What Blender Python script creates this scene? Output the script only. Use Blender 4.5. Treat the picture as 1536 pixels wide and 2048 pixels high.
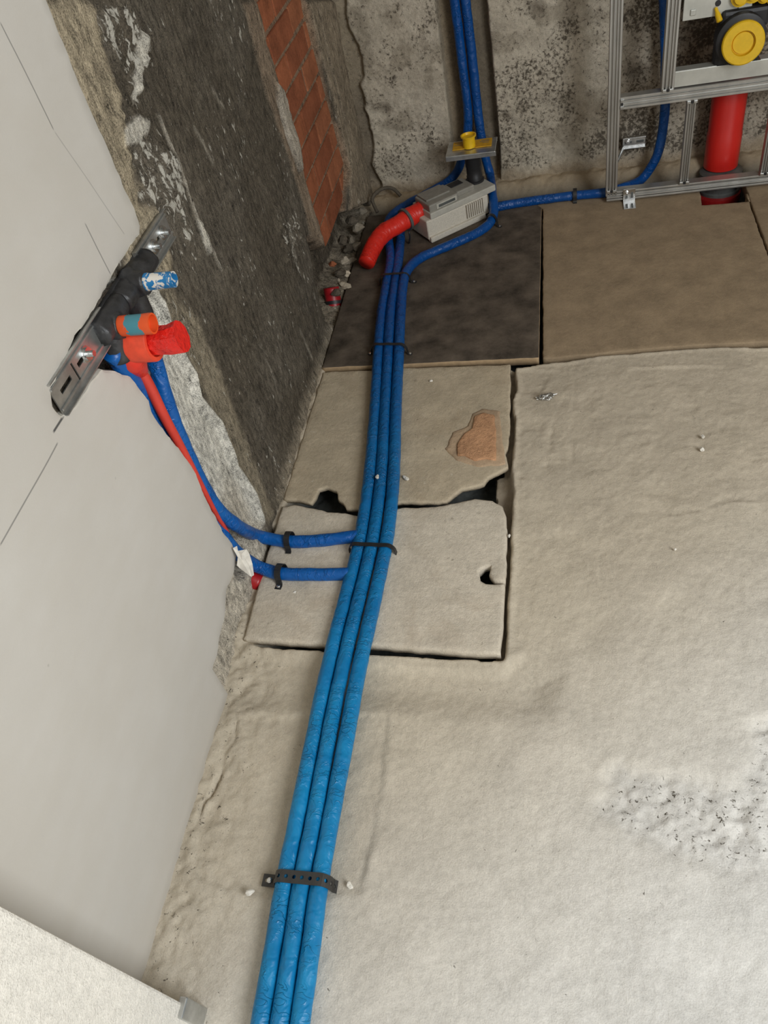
import bpy, bmesh, math, random
import numpy as np
from mathutils import Vector, Matrix
from mathutils.geometry import delaunay_2d_cdt

for o in list(bpy.data.objects):
    bpy.data.objects.remove(o, do_unlink=True)
SC = bpy.context.scene
COL = SC.collection
random.seed(7)
rng = np.random.default_rng(7)

# ------------------------------------------------------------------ camera, light, exposure
# metres; origin = floor corner of left wall (x=0) and back wall (y=0), z up
CAM = np.array([.6525, -2.6125, 1.25])
ROT = np.array([[0.97333475, 0.13558112, -0.18503302],
                [-0.02186705, -0.74811871, -0.66320451],
                [-0.22834468, 0.64956613, -0.72520518]])
FOC = 1540.0
cd = bpy.data.cameras.new('camera')
cam = bpy.data.objects.new('camera', cd)
COL.objects.link(cam)
cd.sensor_fit = 'HORIZONTAL'
cd.sensor_width = 36.0
cd.lens = 36.0 * FOC / 1536.0
cd.clip_start = 0.02
mw = Matrix.Identity(4)
for i in range(3):
    mw[i][0] = ROT[0][i]
    mw[i][1] = -ROT[1][i]
    mw[i][2] = -ROT[2][i]
    mw[i][3] = CAM[i]
cam.matrix_world = mw
SC.camera = cam

w = bpy.data.worlds.new('world')
SC.world = w
w.use_nodes = True
w.node_tree.nodes['Background'].inputs[0].default_value = (1.0, .93, .82, 1)
w.node_tree.nodes['Background'].inputs[1].default_value = 0.38


def area(name, loc, target, sx, sy, power, colr):
    l = bpy.data.lights.new(name, 'AREA')
    l.shape = 'RECTANGLE'
    l.size, l.size_y, l.energy, l.color = sx, sy, power, colr
    o = bpy.data.objects.new(name, l)
    COL.objects.link(o)
    o.location = loc
    d = Vector(target) - Vector(loc)
    o.rotation_euler = d.to_track_quat('-Z', 'Y').to_euler()
    return o


# daylight of the window in the room's right-hand side, behind the viewer
area('window_daylight', (2.25, -3.15, 1.65), (.5, -1.7, .25), 1.1, 1.3, 68, (.93, .97, 1.0))
SC.view_settings.view_transform = 'Standard'
SC.view_settings.look = 'None'
SC.view_settings.gamma = 1.0
SC.view_settings.use_curve_mapping = False
SC.view_settings.exposure = -0.2


# ------------------------------------------------------------------ survey: photograph point -> point on a real plane
def _pl(x, y, ax, v):
    d = ROT.T @ np.array([(x - 768) / FOC, (y - 1024) / FOC, 1.])
    return CAM + d * ((v - CAM[ax]) / d[ax])


def F(x, y, z=0.0): return _pl(x, y, 2, z)      # floor level z
def W(x, y, v=0.0): return _pl(x, y, 0, v)      # left wall plane x=v
def B(x, y, v=0.0): return _pl(x, y, 1, v)      # back wall plane y=v
def FP(pts, z=0.0): return [tuple(F(a, b, z)[:2]) for a, b in pts]
def WP(pts, v=0.0): return [tuple(W(a, b, v)[1:]) for a, b in pts]
def BP(pts, v=0.0): return [(B(a, b, v)[0], B(a, b, v)[2]) for a, b in pts]


# ------------------------------------------------------------------ numpy noise
def _hash(ix, iy, s):
    n = (ix.astype(np.int64) * 374761393 + iy.astype(np.int64) * 668265263 + s * 1442695041) & 0xffffffff
    n = ((n ^ (n >> 13)) * 1274126177) & 0xffffffff
    return ((n ^ (n >> 16)) & 0xffff) / 65535.0


def vnoise(x, y, s=0):
    ix, iy = np.floor(x), np.floor(y)
    fx, fy = x - ix, y - iy
    fx = fx * fx * (3 - 2 * fx)
    fy = fy * fy * (3 - 2 * fy)
    a, b = _hash(ix, iy, s), _hash(ix + 1, iy, s)
    c, d = _hash(ix, iy + 1, s), _hash(ix + 1, iy + 1, s)
    return (a + (b - a) * fx) * (1 - fy) + (c + (d - c) * fx) * fy


def fbm(x, y, sc, octv=4, s=0, gain=.5):
    t, amp, tot = 0, 1.0, 0
    for k in range(octv):
        t = t + amp * vnoise(x * sc + 17.3 * k, y * sc - 9.1 * k, s + k)
        tot += amp
        amp *= gain
        sc *= 2.03
    return t / tot


def sdf(x, y, poly):
    """signed distance, positive inside"""
    P = np.array(poly, float)
    d = np.full(x.shape, 1e9)
    ins = np.zeros(x.shape, bool)
    n = len(P)
    for i in range(n):
        ax, ay = P[i]
        bx, by = P[(i + 1) % n]
        ex, ey = bx - ax, by - ay
        t = np.clip(((x - ax) * ex + (y - ay) * ey) / (ex * ex + ey * ey + 1e-12), 0, 1)
        d = np.minimum(d, (x - ax - t * ex) ** 2 + (y - ay - t * ey) ** 2)
        if ay != by:
            c = ((ay > y) != (by > y)) & (x < ex * (y - ay) / (by - ay) + ax)
            ins ^= c
    d = np.sqrt(d)
    return np.where(ins, d, -d)


def lined(x, y, line):
    """distance to an open polyline"""
    P = np.array(line, float)
    d = np.full(x.shape, 1e9)
    for i in range(len(P) - 1):
        ax, ay = P[i]
        ex, ey = P[i + 1] - P[i]
        t = np.clip(((x - ax) * ex + (y - ay) * ey) / (ex * ex + ey * ey + 1e-12), 0, 1)
        d = np.minimum(d, (x - ax - t * ex) ** 2 + (y - ay - t * ey) ** 2)
    return np.sqrt(d)


def sst(d, a, b):
    t = np.clip((d - a) / (b - a), 0, 1)
    return t * t * (3 - 2 * t)


def mixc(c, m, colr):
    return c * (1 - m[..., None]) + np.array(colr) * m[..., None]


# ------------------------------------------------------------------ object helpers
def link(o, parent=None):
    COL.objects.link(o)
    if parent is not None:
        o.parent = parent
        if parent.matrix_basis != Matrix.Identity(4):
            o.matrix_parent_inverse = parent.matrix_basis.inverted()
    return o


def tag(o, label=None, cat=None, group=None, kind=None):
    if label: o['label'] = label
    if cat: o['category'] = cat
    if group: o['group'] = group
    if kind: o['kind'] = kind
    return o


def empty(name, loc, label, cat, group=None):
    o = bpy.data.objects.new(name, None)
    o.empty_display_size = .03
    o.location = tuple(loc)
    link(o)
    return tag(o, label, cat, group)


def meshobj(name, verts, faces, mats, parent=None, smooth=False, uv=None, fm=None):
    me = bpy.data.meshes.new(name)
    me.from_pydata([tuple(v) for v in verts], [], faces)
    if not isinstance(mats, (list, tuple)): mats = [mats]
    for m in mats: me.materials.append(m)
    if fm is not None: me.polygons.foreach_set('material_index', fm)
    if smooth: me.polygons.foreach_set('use_smooth', [True] * len(me.polygons))
    me.update()
    return link(bpy.data.objects.new(name, me), parent)


def from_bm(name, bm, mats, parent=None, smooth=False):
    bmesh.ops.recalc_face_normals(bm, faces=bm.faces)
    me = bpy.data.meshes.new(name)
    bm.to_mesh(me)
    bm.free()
    if not isinstance(mats, (list, tuple)): mats = [mats]
    for m in mats: me.materials.append(m)
    if smooth: me.polygons.foreach_set('use_smooth', [True] * len(me.polygons))
    return link(bpy.data.objects.new(name, me), parent)


def frame(o, ex, ey, ez):
    m = Matrix.Identity(4)
    for i in range(3):
        m[i][0], m[i][1], m[i][2], m[i][3] = ex[i], ey[i], ez[i], o[i]
    return m


def axes(z, hint=(0, 0, 1)):
    z = Vector(z).normalized()
    h = Vector(hint)
    if abs(z.dot(h)) > .95: h = Vector((1, 0, 0))
    x = h.cross(z).normalized()
    y = z.cross(x)
    return x, y, z


def bm_box(bm, M, size, bev=0.0, seg=2):
    """box of full size, centred, under matrix M"""
    before = set(bm.verts)
    r = bmesh.ops.create_cube(bm, size=1.0)
    vs = r['verts']
    for v in vs:
        v.co = Vector((v.co.x * size[0], v.co.y * size[1], v.co.z * size[2]))
    if bev > 0:
        es = list({e for v in vs for e in v.link_edges})
        bmesh.ops.bevel(bm, geom=es, offset=bev, segments=seg, affect='EDGES', profile=.5)
        vs = [v for v in bm.verts if v not in before]
    for v in vs: v.co = M @ v.co
    return vs


def box(name, c, size, mat, parent=None, ex=(1, 0, 0), ey=(0, 1, 0), ez=(0, 0, 1), bev=0.002):
    bm = bmesh.new()
    bm_box(bm, frame(c, ex, ey, ez), size, bev)
    return from_bm(name, bm, mat, parent)


def lathe(name, o, axis, prof, mat, parent=None, seg=28, smooth=True, squash=(1, 1)):
    """prof: list of (distance along axis, radius)"""
    x, y, z = axes(axis)
    o = Vector(o)
    V, Fc = [], []
    n = len(prof)
    for h, r in prof:
        for k in range(seg):
            a = 2 * math.pi * k / seg
            V.append(o + z * h + x * (r * math.cos(a) * squash[0]) + y * (r * math.sin(a) * squash[1]))
    for i in range(n - 1):
        for k in range(seg):
            k2 = (k + 1) % seg
            Fc.append((i * seg + k, i * seg + k2, (i + 1) * seg + k2, (i + 1) * seg + k))
    Fc.append(tuple(range(seg - 1, -1, -1)))
    Fc.append(tuple((n - 1) * seg + k for k in range(seg)))
    ob = meshobj(name, V, Fc, mat, parent, smooth)
    if smooth:
        try:
            ob.data.set_sharp_from_angle(angle=math.radians(40))
        except Exception:
            pass
    return ob


def resample(pts, step):
    P = [np.array(p, float) for p in pts]
    P = [2 * P[0] - P[1]] + P + [2 * P[-1] - P[-2]]
    out = []
    for i in range(1, len(P) - 2):
        p0, p1, p2, p3 = P[i - 1:i + 3]
        L = np.linalg.norm(p2 - p1)
        n = max(2, int(L / step))
        # centripetal-ish catmull rom with tangents scaled to neighbour spacing
        d1 = np.linalg.norm(p1 - p0) + 1e-9
        d3 = np.linalg.norm(p3 - p2) + 1e-9
        m1 = (p2 - p0) / (d1 + L) * L
        m2 = (p3 - p1) / (L + d3) * L
        for k in range(n):
            t = k / n
            out.append((2 * t ** 3 - 3 * t ** 2 + 1) * p1 + (t ** 3 - 2 * t ** 2 + t) * m1
                       + (-2 * t ** 3 + 3 * t ** 2) * p2 + (t ** 3 - t ** 2) * m2)
    out.append(P[-2])
    return np.array(out)


def tube(name, pts, r, mat, parent=None, seg=22, step=.008, wob=0.0, seed=0, sm=True, flat=1.0, raw=False):
    """tube with real thickness swept along a smooth path; r a number or function of 0..1; UV = (metres along, turn)"""
    C = np.array(pts, float) if raw else resample(pts, step)
    n = len(C)
    T = np.gradient(C, axis=0)
    T /= np.linalg.norm(T, axis=1)[:, None] + 1e-12
    up = np.array([0, 0, 1.]) if abs(T[0][2]) < .9 else np.array([0, 1., 0])
    nx = np.cross(up, T[0])
    nx /= np.linalg.norm(nx)
    ln = np.concatenate([[0], np.cumsum(np.linalg.norm(np.diff(C, axis=0), axis=1))])
    V = []
    ang = np.arange(seg) * 2 * math.pi / seg
    for i in range(n):
        nx = nx - T[i] * np.dot(nx, T[i])
        nx /= np.linalg.norm(nx)
        ny = np.cross(T[i], nx)
        rr = r(i / (n - 1)) if callable(r) else r
        rad = np.full(seg, rr)
        if wob:
            q = fbm(np.full(seg, ln[i] * 38.0) + seed * 31, np.cos(ang) * 1.3 + 3 + np.sin(ang) * .8, 1.0, 3, seed) - .5
            rad = rad + wob * 2 * q
        for k in range(seg):
            V.append(C[i] + (nx * math.cos(ang[k]) + ny * math.sin(ang[k]) * flat) * rad[k])
    Fc = []
    for i in range(n - 1):
        for k in range(seg):
            k2 = (k + 1) % seg
            Fc.append((i * seg + k, i * seg + k2, (i + 1) * seg + k2, (i + 1) * seg + k))
    Fc.append(tuple(range(seg - 1, -1, -1)))
    Fc.append(tuple((n - 1) * seg + k for k in range(seg)))
    o = meshobj(name, V, Fc, mat, parent, sm)
    me = o.data
    uvl = me.uv_layers.new(name='UVMap')
    nq = (n - 1) * seg
    uv = np.zeros((len(me.loops), 2), np.float32)
    ii = np.repeat(np.arange(n - 1), seg)
    kk = np.tile(np.arange(seg), n - 1)
    u0, u1 = ln[ii], ln[ii + 1]
    v0, v1 = kk / seg, (kk + 1) / seg
    q = np.stack([np.stack([u0, v0], 1), np.stack([u0, v1], 1), np.stack([u1, v1], 1), np.stack([u1, v0], 1)], 1)
    uv[:nq * 4] = q.reshape(-1, 2)
    uvl.data.foreach_set('uv', uv.ravel())
    return o


def hfield(name, us, vs, fn, mat, attrs, parent=None):
    """heightfield: fn(U,V) -> (n,m,3) positions; attrs: name -> array"""
    U, Vv = np.meshgrid(us, vs, indexing='ij')
    P = fn(U, Vv)
    n, m = U.shape
    me = bpy.data.meshes.new(name)
    nv, nf = n * m, (n - 1) * (m - 1)
    idx = np.arange(nv).reshape(n, m)
    q = np.stack([idx[:-1, :-1], idx[1:, :-1], idx[1:, 1:], idx[:-1, 1:]], -1).reshape(-1, 4)
    me.vertices.add(nv)
    me.vertices.foreach_set('co', P.reshape(-1).astype(np.float32))
    me.loops.add(nf * 4)
    me.loops.foreach_set('vertex_index', q.reshape(-1).astype(np.int32))
    me.polygons.add(nf)
    me.polygons.foreach_set('loop_start', (np.arange(nf) * 4).astype(np.int32))
    me.polygons.foreach_set('loop_total', np.full(nf, 4, np.int32))
    me.update(calc_edges=True)
    me.polygons.foreach_set('use_smooth', [True] * nf)
    for k, a in attrs.items():
        if a.ndim == 3:
            at = me.attributes.new(k, 'FLOAT_COLOR', 'POINT')
            c = np.concatenate([a, np.ones(a.shape[:2] + (1,))], -1)
            at.data.foreach_set('color', c.reshape(-1).astype(np.float32))
        else:
            at = me.attributes.new(k, 'FLOAT', 'POINT')
            at.data.foreach_set('value', a.reshape(-1).astype(np.float32))
    me.materials.append(mat)
    return link(bpy.data.objects.new(name, me), parent)


# ------------------------------------------------------------------ materials
class NT:
    def __init__(s, name):
        s.m = bpy.data.materials.new(name)
        s.m.use_nodes = True
        s.t = s.m.node_tree
        s.b = s.t.nodes['Principled BSDF']

    def n(s, typ, **kw):
        nd = s.t.nodes.new(typ)
        for k, v in kw.items():
            if k.startswith('_'): setattr(nd, k[1:], v)
        return nd

    def set(s, sock, v):
        if hasattr(v, 'is_output') or hasattr(v, 'links'):
            s.t.links.new(v, sock)
        else:
            sock.default_value = v

    def math(s, op, a, b=0.0, c=0.0, clamp=False):
        nd = s.n('ShaderNodeMath', _operation=op, _use_clamp=clamp)
        s.set(nd.inputs[0], a)
        s.set(nd.inputs[1], b)
        s.set(nd.inputs[2], c)
        return nd.outputs[0]

    def noise(s, sc, det=4, rough=.55, vec=None, dist=0.0):
        nd = s.n('ShaderNodeTexNoise')
        nd.inputs['Scale'].default_value = sc
        nd.inputs['Detail'].default_value = det
        nd.inputs['Roughness'].default_value = rough
        nd.inputs['Distortion'].default_value = dist
        s.t.links.new(vec if vec is not None else s.obj(), nd.inputs['Vector'])
        return nd.outputs['Fac']

    def obj(s):
        if not hasattr(s, '_tc'): s._tc = s.n('ShaderNodeTexCoord')
        return s._tc.outputs['Object']

    def uv(s):
        s.obj()
        return s._tc.outputs['UV']

    def mapping(s, vec, scale=(1, 1, 1), rot=(0, 0, 0), loc=(0, 0, 0)):
        nd = s.n('ShaderNodeMapping')
        nd.inputs['Scale'].default_value = scale
        nd.inputs['Rotation'].default_value = rot
        nd.inputs['Location'].default_value = loc
        s.t.links.new(vec, nd.inputs['Vector'])
        return nd.outputs[0]

    def rng(s, v, a, b, c=0.0, d=1.0):
        nd = s.n('ShaderNodeMapRange')
        s.set(nd.inputs[0], v)
        s.set(nd.inputs[1], a)
        s.set(nd.inputs[2], b)
        s.set(nd.inputs[3], c)
        s.set(nd.inputs[4], d)
        return nd.outputs[0]

    def mix(s, f, a, b, mode='MIX'):
        nd = s.n('ShaderNodeMix', _data_type='RGBA', _blend_type=mode)
        s.set(nd.inputs[0], f)
        s.set(nd.inputs[6], a if not isinstance(a, tuple) else a + (1,))
        s.set(nd.inputs[7], b if not isinstance(b, tuple) else b + (1,))
        return nd.outputs[2]

    def attr(s, name, fac=False):
        nd = s.n('ShaderNodeAttribute', _attribute_name=name)
        return nd.outputs['Fac' if fac else 'Color']

    def bump(s, h, strength=.3, dist=.002):
        nd = s.n('ShaderNodeBump')
        nd.inputs['Strength'].default_value = strength
        nd.inputs['Distance'].default_value = dist
        s.t.links.new(h, nd.inputs['Height'])
        s.t.links.new(nd.outputs[0], s.b.inputs['Normal'])

    def out(s, colr=None, rough=.8, metal=0.0, spec=None):
        if colr is not None: s.set(s.b.inputs['Base Color'], colr if not isinstance(colr, tuple) else colr + (1,))
        s.set(s.b.inputs['Roughness'], rough)
        s.set(s.b.inputs['Metallic'], metal)
        if spec is not None: s.b.inputs['Specular IOR Level'].default_value = spec
        return s.m


def mat_mineral(name, base=None, dark=(.05, .043, .034), white=(.72, .68, .6), amp=.35, grain=.3, bstr=.5, bdist=.003, spk_sc=70, vein=(1, 1, 1), soft=1.0, pits=0):
    """plaster, mortar, concrete: colour from attribute Col (or base), dark flecks by attribute Spk, white splashes by Wht"""
    t = NT(name)
    c = t.attr('Col') if base is None else base
    vec = t.mapping(t.obj(), vein)
    n1 = t.noise(14, 5, .6, vec)
    n2 = t.noise(95, 5, .65, vec)
    n3 = t.noise(420, 3, .6)
    k = t.math('ADD', t.rng(n1, .3, .7, 1 - amp * .5, 1 + amp * .4), t.rng(n3, .3, .7, -grain * .5, grain * .5))
    k = t.math('ADD', k, t.rng(n2, .3, .7, -grain * .5, grain * .5))
    kk = t.n('ShaderNodeCombineXYZ')
    for i in range(3): t.set(kk.inputs[i], k)
    if base is not None:
        c = t.mix(1.0, base, kk.outputs[0], 'MULTIPLY')
        if pits:
            pn = t.noise(48, 5, .7, None, .5)
            st = t.noise(7, 5, .65, None, .8)
            c = t.mix(t.math('MULTIPLY', t.rng(st, .50, .68), .45), c, tuple(x * f for x, f in zip(base, (.72, .66, .60))))
            br_ = t.noise(60, 2, .5, t.mapping(t.obj(), (.12, 2.2, 1), (0, 0, .06)))
            c = t.mix(t.rng(br_, .35, .65, 0, .22), c, tuple(x * .78 for x in base))
            c = t.mix(t.math('MULTIPLY', t.rng(pn, .64, .70), .55), c, (.20, .165, .12))
            c = t.mix(t.math('MULTIPLY', t.rng(pn, .36, .30), .35), c, (.78, .72, .62))
    else:
        c = t.mix(1.0, c, kk.outputs[0], 'MULTIPLY')
        sp = t.noise(spk_sc, 6, .68, vec, .4)
        thr = t.rng(t.attr('Spk', True), 0, 1, .80, .26)
        f = t.rng(t.math('SUBTRACT', sp, thr), -.025 * soft, .035 * soft)
        c = t.mix(f, c, dark)
        wn = t.noise(spk_sc * .8, 5, .65, t.mapping(t.obj(), vein, loc=(3.1, 1.7, .4)), .3)
        thr = t.rng(t.attr('Wht', True), 0, 1, .82, .28)
        c = t.mix(t.rng(t.math('SUBTRACT', wn, thr), -.015, .03), c, white)
    h = t.math('ADD', t.math('MULTIPLY', n2, 1.0), t.math('MULTIPLY', n3, .45))
    t.bump(h, bstr, bdist)
    return t.out(c, .92, 0, .2)


def mat_plain(name, colr, rough=.5, metal=0.0, var=.15, sc=60, bstr=.15, bdist=.001, spec=None, stretch=(1, 1, 1)):
    t = NT(name)
    n = t.noise(sc, 4, .6, t.mapping(t.obj(), stretch))
    k = t.rng(n, .3, .7, 1 - var, 1 + var)
    kk = t.n('ShaderNodeCombineXYZ')
    for i in range(3): t.set(kk.inputs[i], k)
    c = t.mix(1.0, colr, kk.outputs[0], 'MULTIPLY')
    if bstr: t.bump(n, bstr, bdist)
    return t.out(c, rough, metal, spec)


def mat_foil(name, colr, lit_dust, lit_dust_amt):
    """thin plastic film drawn over foam: cross wrinkles, dust blotches, light falloff painted in along y"""
    t = NT(name)
    v = t.mapping(t.uv(), (1, .09, 1))
    wr = t.noise(70, 2, .5, t.mapping(t.uv(), (1.0, .05, 1)), .9)
    wr2 = t.noise(38, 2, .5, v, .6)
    rid = t.math('ABSOLUTE', t.math('SUBTRACT', wr, .5))
    rid = t.math('SUBTRACT', 1.0, t.rng(rid, 0, .045))
    msk = t.rng(t.noise(16, 2, .5), .42, .62)
    h = t.math('ADD', t.math('MULTIPLY', t.math('MULTIPLY', rid, msk), .28), wr2)
    t.bump(h, .85, .006)
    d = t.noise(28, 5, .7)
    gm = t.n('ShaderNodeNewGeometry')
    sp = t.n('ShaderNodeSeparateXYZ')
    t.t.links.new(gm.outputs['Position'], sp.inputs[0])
    f = t.math('MULTIPLY', t.rng(d, .25, .7, .62, 1), t.rng(sp.outputs[1], -.75, -2.1, .06, lit_dust_amt))  # blotchy dust, plus painted light falloff: film brighter toward the near end
    c = t.mix(f, colr, lit_dust)
    c = t.mix(t.rng(t.noise(9, 2, .5), .3, .7, 0, .25), c, tuple(x * .72 for x in colr))
    return t.out(c, t.rng(d, .3, .7, .27, .48), 0, .42)


M_FLOOR = mat_mineral('screed', amp=.14, grain=.16, bstr=.55, bdist=.003, dark=(.10, .085, .065), spk_sc=110)
M_WLEFT = mat_mineral('old_plaster_dark', amp=.5, grain=1.0, bstr=1.0, bdist=.007, vein=(1, 1, .45), spk_sc=90, white=(.56, .53, .46))
M_WBACK = mat_mineral('old_plaster_light', amp=.3, grain=.3, bstr=.7, bdist=.005, dark=(.105, .088, .066), spk_sc=105, soft=2.2)
M_SLAB = mat_mineral('slab_concrete', (.555, .465, .335), amp=.3, grain=.2, bstr=.6, bdist=.003, pits=1)
M_SLABF = mat_mineral('slab_concrete_pale', (.68, .605, .49), amp=.25, grain=.2, bstr=.6, bdist=.003, pits=1)
M_SLABB = mat_mineral('board_dusty', (.335, .25, .16), amp=.35, grain=.16, bstr=.45, bdist=.003)
M_DARKB = mat_mineral('board_dark', (.115, .091, .069), amp=1.1, grain=.16, bstr=.25, bdist=.0015)
M_BEDGE = mat_plain('board_edge', (.47, .33, .19), .8)
M_BRICK = [mat_mineral('brick_a', (.36, .12, .055), amp=.6, grain=.3, bstr=.6),
           mat_mineral('brick_b', (.29, .095, .045), amp=.6, grain=.3, bstr=.6),
           mat_mineral('brick_c', (.37, .135, .065), amp=.6, grain=.3, bstr=.6)]
M_SHARD = mat_mineral('brick_shard', (.60, .33, .18), amp=.5, grain=.3, bstr=.9, bdist=.005)
M_STONE = mat_mineral('rubble', (.36, .31, .24), amp=.5, grain=.4, bstr=.8)
M_DIRT = mat_mineral('rubble_dark', (.12, .10, .075), amp=.5, grain=.4, bstr=.8)
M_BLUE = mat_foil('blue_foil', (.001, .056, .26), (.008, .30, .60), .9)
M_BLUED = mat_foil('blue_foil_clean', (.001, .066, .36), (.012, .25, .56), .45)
M_RED = mat_foil('red_foil', (.74, .022, .012), (.80, .12, .07), .35)
M_REDP = mat_plain('red_pvc', (.62, .018, .012), .35, var=.1, sc=8)
M_ORANGE = mat_plain('orange_plastic', (.80, .10, .025), .4)
M_ORANGER = mat_plain('orange_red_foam', (.80, .075, .03), .55)
M_YELL = mat_plain('yellow_plastic', (.80, .50, .012), .38, var=.08)
M_YCARD = mat_plain('yellow_card', (.62, .33, .01), .6)
M_BLACK = mat_plain('black_rubber', (.018, .018, .02), .5, bstr=.3)
M_TAPE = mat_plain('black_tape', (.032, .032, .033), .42, var=.5, sc=45, bstr=.6, bdist=.004)
M_STRAP = mat_plain('strap_black', (.02, .02, .021), .38)
M_ZINC = mat_plain('zinc', (.55, .56, .55), .38, .9, var=.25, sc=30)
M_ZINCB = mat_plain('zinc_bright', (.75, .76, .76), .25, 1.0, var=.2)
M_ALU = mat_plain('aluminium', (.50, .49, .46), .42, .75, var=.15, sc=25, stretch=(1, 1, .2))
M_SHEET = mat_plain('sheet_metal', (.58, .58, .53), .45, .55, var=.12, sc=20)
M_EPS = mat_plain('polystyrene', (.64, .59, .50), .85, var=.1, sc=200, bstr=.6, bdist=.003)
M_GREYP = mat_plain('grey_plastic', (.27, .255, .22), .55, var=.1)
M_GREYL = mat_plain('light_grey_plastic', (.47, .45, .39), .5, var=.1)
M_COLLAR = mat_plain('dark_grey_rubber', (.10, .105, .10), .28, var=.3, sc=30, bstr=.4, bdist=.004)
M_PAPER = mat_plain('paper', (.78, .74, .66), .85, bstr=0)
M_FOILBIT = mat_plain('aluminium_foil', (.62, .62, .6), .22, 1.0, sc=120, bstr=.8, bdist=.004)
M_BORDER = mat_mineral('mortar_fillet', (.50, .43, .33), amp=.3, grain=.3)


def mat_paint_blue():
    t = NT('blue_plug_painted')
    n = t.noise(75, 4, .6, t.mapping(t.obj(), (1, 1, .5)), .8)
    c = t.mix(t.rng(n, .50, .53), (.02, .20, .46), (.78, .74, .66))
    return t.out(c, .4)


def mat_orange_plug():
    t = NT('orange_plug_with_teal_label')
    sx = t.n('ShaderNodeSeparateXYZ')
    t.t.links.new(t.obj(), sx.inputs[0])
    n = t.noise(120, 3, .6)
    x = t.math('ADD', sx.outputs[0], t.rng(n, .3, .7, -.004, .004))
    f = t.math('MULTIPLY', t.rng(x, .047, .048), t.rng(x, .070, .071, 1, 0))
    c = t.mix(f, (.80, .10, .02), (.07, .27, .33))
    return t.out(c, .42)


M_BPLUG = mat_paint_blue()
M_OPLUG = mat_orange_plug()


def mat_white_wall():
    t = NT('white_plaster_wall')
    sx = t.n('ShaderNodeSeparateXYZ')
    t.t.links.new(t.obj(), sx.inputs[0])
    y, z = sx.outputs[1], sx.outputs[2]
    n1, n2, n3 = t.noise(3.5, 4, .6), t.noise(26, 5, .6, t.mapping(t.obj(), (1, .35, 1))), t.noise(380, 2, .5)
    c = t.mix(t.rng(n1, .3, .7), (.565, .53, .475), (.62, .59, .54))
    c = t.mix(t.rng(n2, .35, .65, 0, .35), c, (.56, .52, .455))
    # pencil set-out lines
    def line(p, q, wd, st):
        (ay, az), (by, bz) = p, q
        ln = math.hypot(by - ay, bz - az)
        dy, dz = (by - ay) / ln, (bz - az) / ln
        yy, zz = t.math('SUBTRACT', y, ay), t.math('SUBTRACT', z, az)
        al = t.math('ADD', t.math('MULTIPLY', yy, dy), t.math('MULTIPLY', zz, dz))
        ac = t.math('ABSOLUTE', t.math('SUBTRACT', t.math('MULTIPLY', yy, dz), t.math('MULTIPLY', zz, dy)))
        f = t.math('MULTIPLY', t.rng(ac, wd, wd * 2.2, 1, 0), t.math('MULTIPLY', t.rng(al, 0, .004), t.rng(al, ln - .004, ln, 1, 0)))
        return t.math('MULTIPLY', f, st)
    PL = lambda a, b: tuple(W(a, b, .012)[1:])
    L = [line(PL(0, 42), PL(108, 262), .0007, .55), line(PL(108, 262), PL(250, 470), .0006, .3),
         line(PL(168, 445), PL(222, 550), .0007, .55), line(PL(130, 828), PL(105, 866), .0011, .9),
         line(PL(115, 884), PL(0, 1092), .0007, .55)]
    f = L[0]
    for l in L[1:]: f = t.math('MAXIMUM', f, l)
    c = t.mix(f, c, (.05, .05, .05))
    # sparse dark splashes
    vo = t.n('ShaderNodeTexVoronoi')
    vo.inputs['Scale'].default_value = 13
    t.t.links.new(t.obj(), vo.inputs['Vector'])
    f = t.math('MULTIPLY', t.rng(vo.outputs['Distance'], .045, .06, 1, 0), t.rng(t.noise(6, 2, .5), .5, .52))
    c = t.mix(t.math('MULTIPLY', f, .6), c, (.16, .15, .13))
    # broken plaster core where the sheet ends
    c = t.mix(t.attr('Brk', True), c, (.66, .62, .54))
    h = t.math('ADD', n2, t.math('MULTIPLY', n3, .12))
    t.bump(h, .25, .003)
    return t.out(c, .75, 0, .3)


M_WHITE = mat_white_wall()
M_PIER = mat_mineral('rough_white_render', (.88, .835, .75), amp=.06, grain=.2, bstr=.9, bdist=.004)

# ------------------------------------------------------------------ FLOOR: rough screed with pocket for slabs
def grade(a, b, step, hi, big):
    fine = np.arange(a, b, step)
    ext = [b]
    while ext[-1] < hi: ext.append(ext[-1] + big)
    return np.concatenate([fine, np.array(ext)])


xs = np.concatenate([np.arange(-.12, 1.42, .004), np.arange(1.42, 2.7, .04)])
ys = np.concatenate([np.arange(-3.9, -2.64, .04), np.arange(-2.64, .044, .004)])
X, Y = np.meshgrid(xs, ys, indexing='ij')
n_lo, n_md, n_hi = fbm(X, Y, 5, 3, 1) - .5, fbm(X, Y, 26, 4, 5) - .5, fbm(X, Y, 110, 2, 9) - .5
wob = (fbm(X, Y, 30, 3, 21) - .5) * .016
H = n_lo * .010 + n_md * .0045 + n_hi * .0014
C = np.ones(X.shape + (3,)) * np.array((.605, .53, .412))
C = mixc(C, sst(n_lo, -.15, .2) * .45, (.545, .475, .375))
far = sst(Y, -1.9, -.9)
C = mixc(C, far * .55, (.52, .44, .335))  # browner and darker toward the back, light falloff put into the colour
S = np.full(X.shape, .20)
Wt = np.full(X.shape, .10)
# window light put into the colour: screed paler toward the near right
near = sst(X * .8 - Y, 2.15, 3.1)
C = mixc(C, near * .85, (.73, .72, .69))
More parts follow.
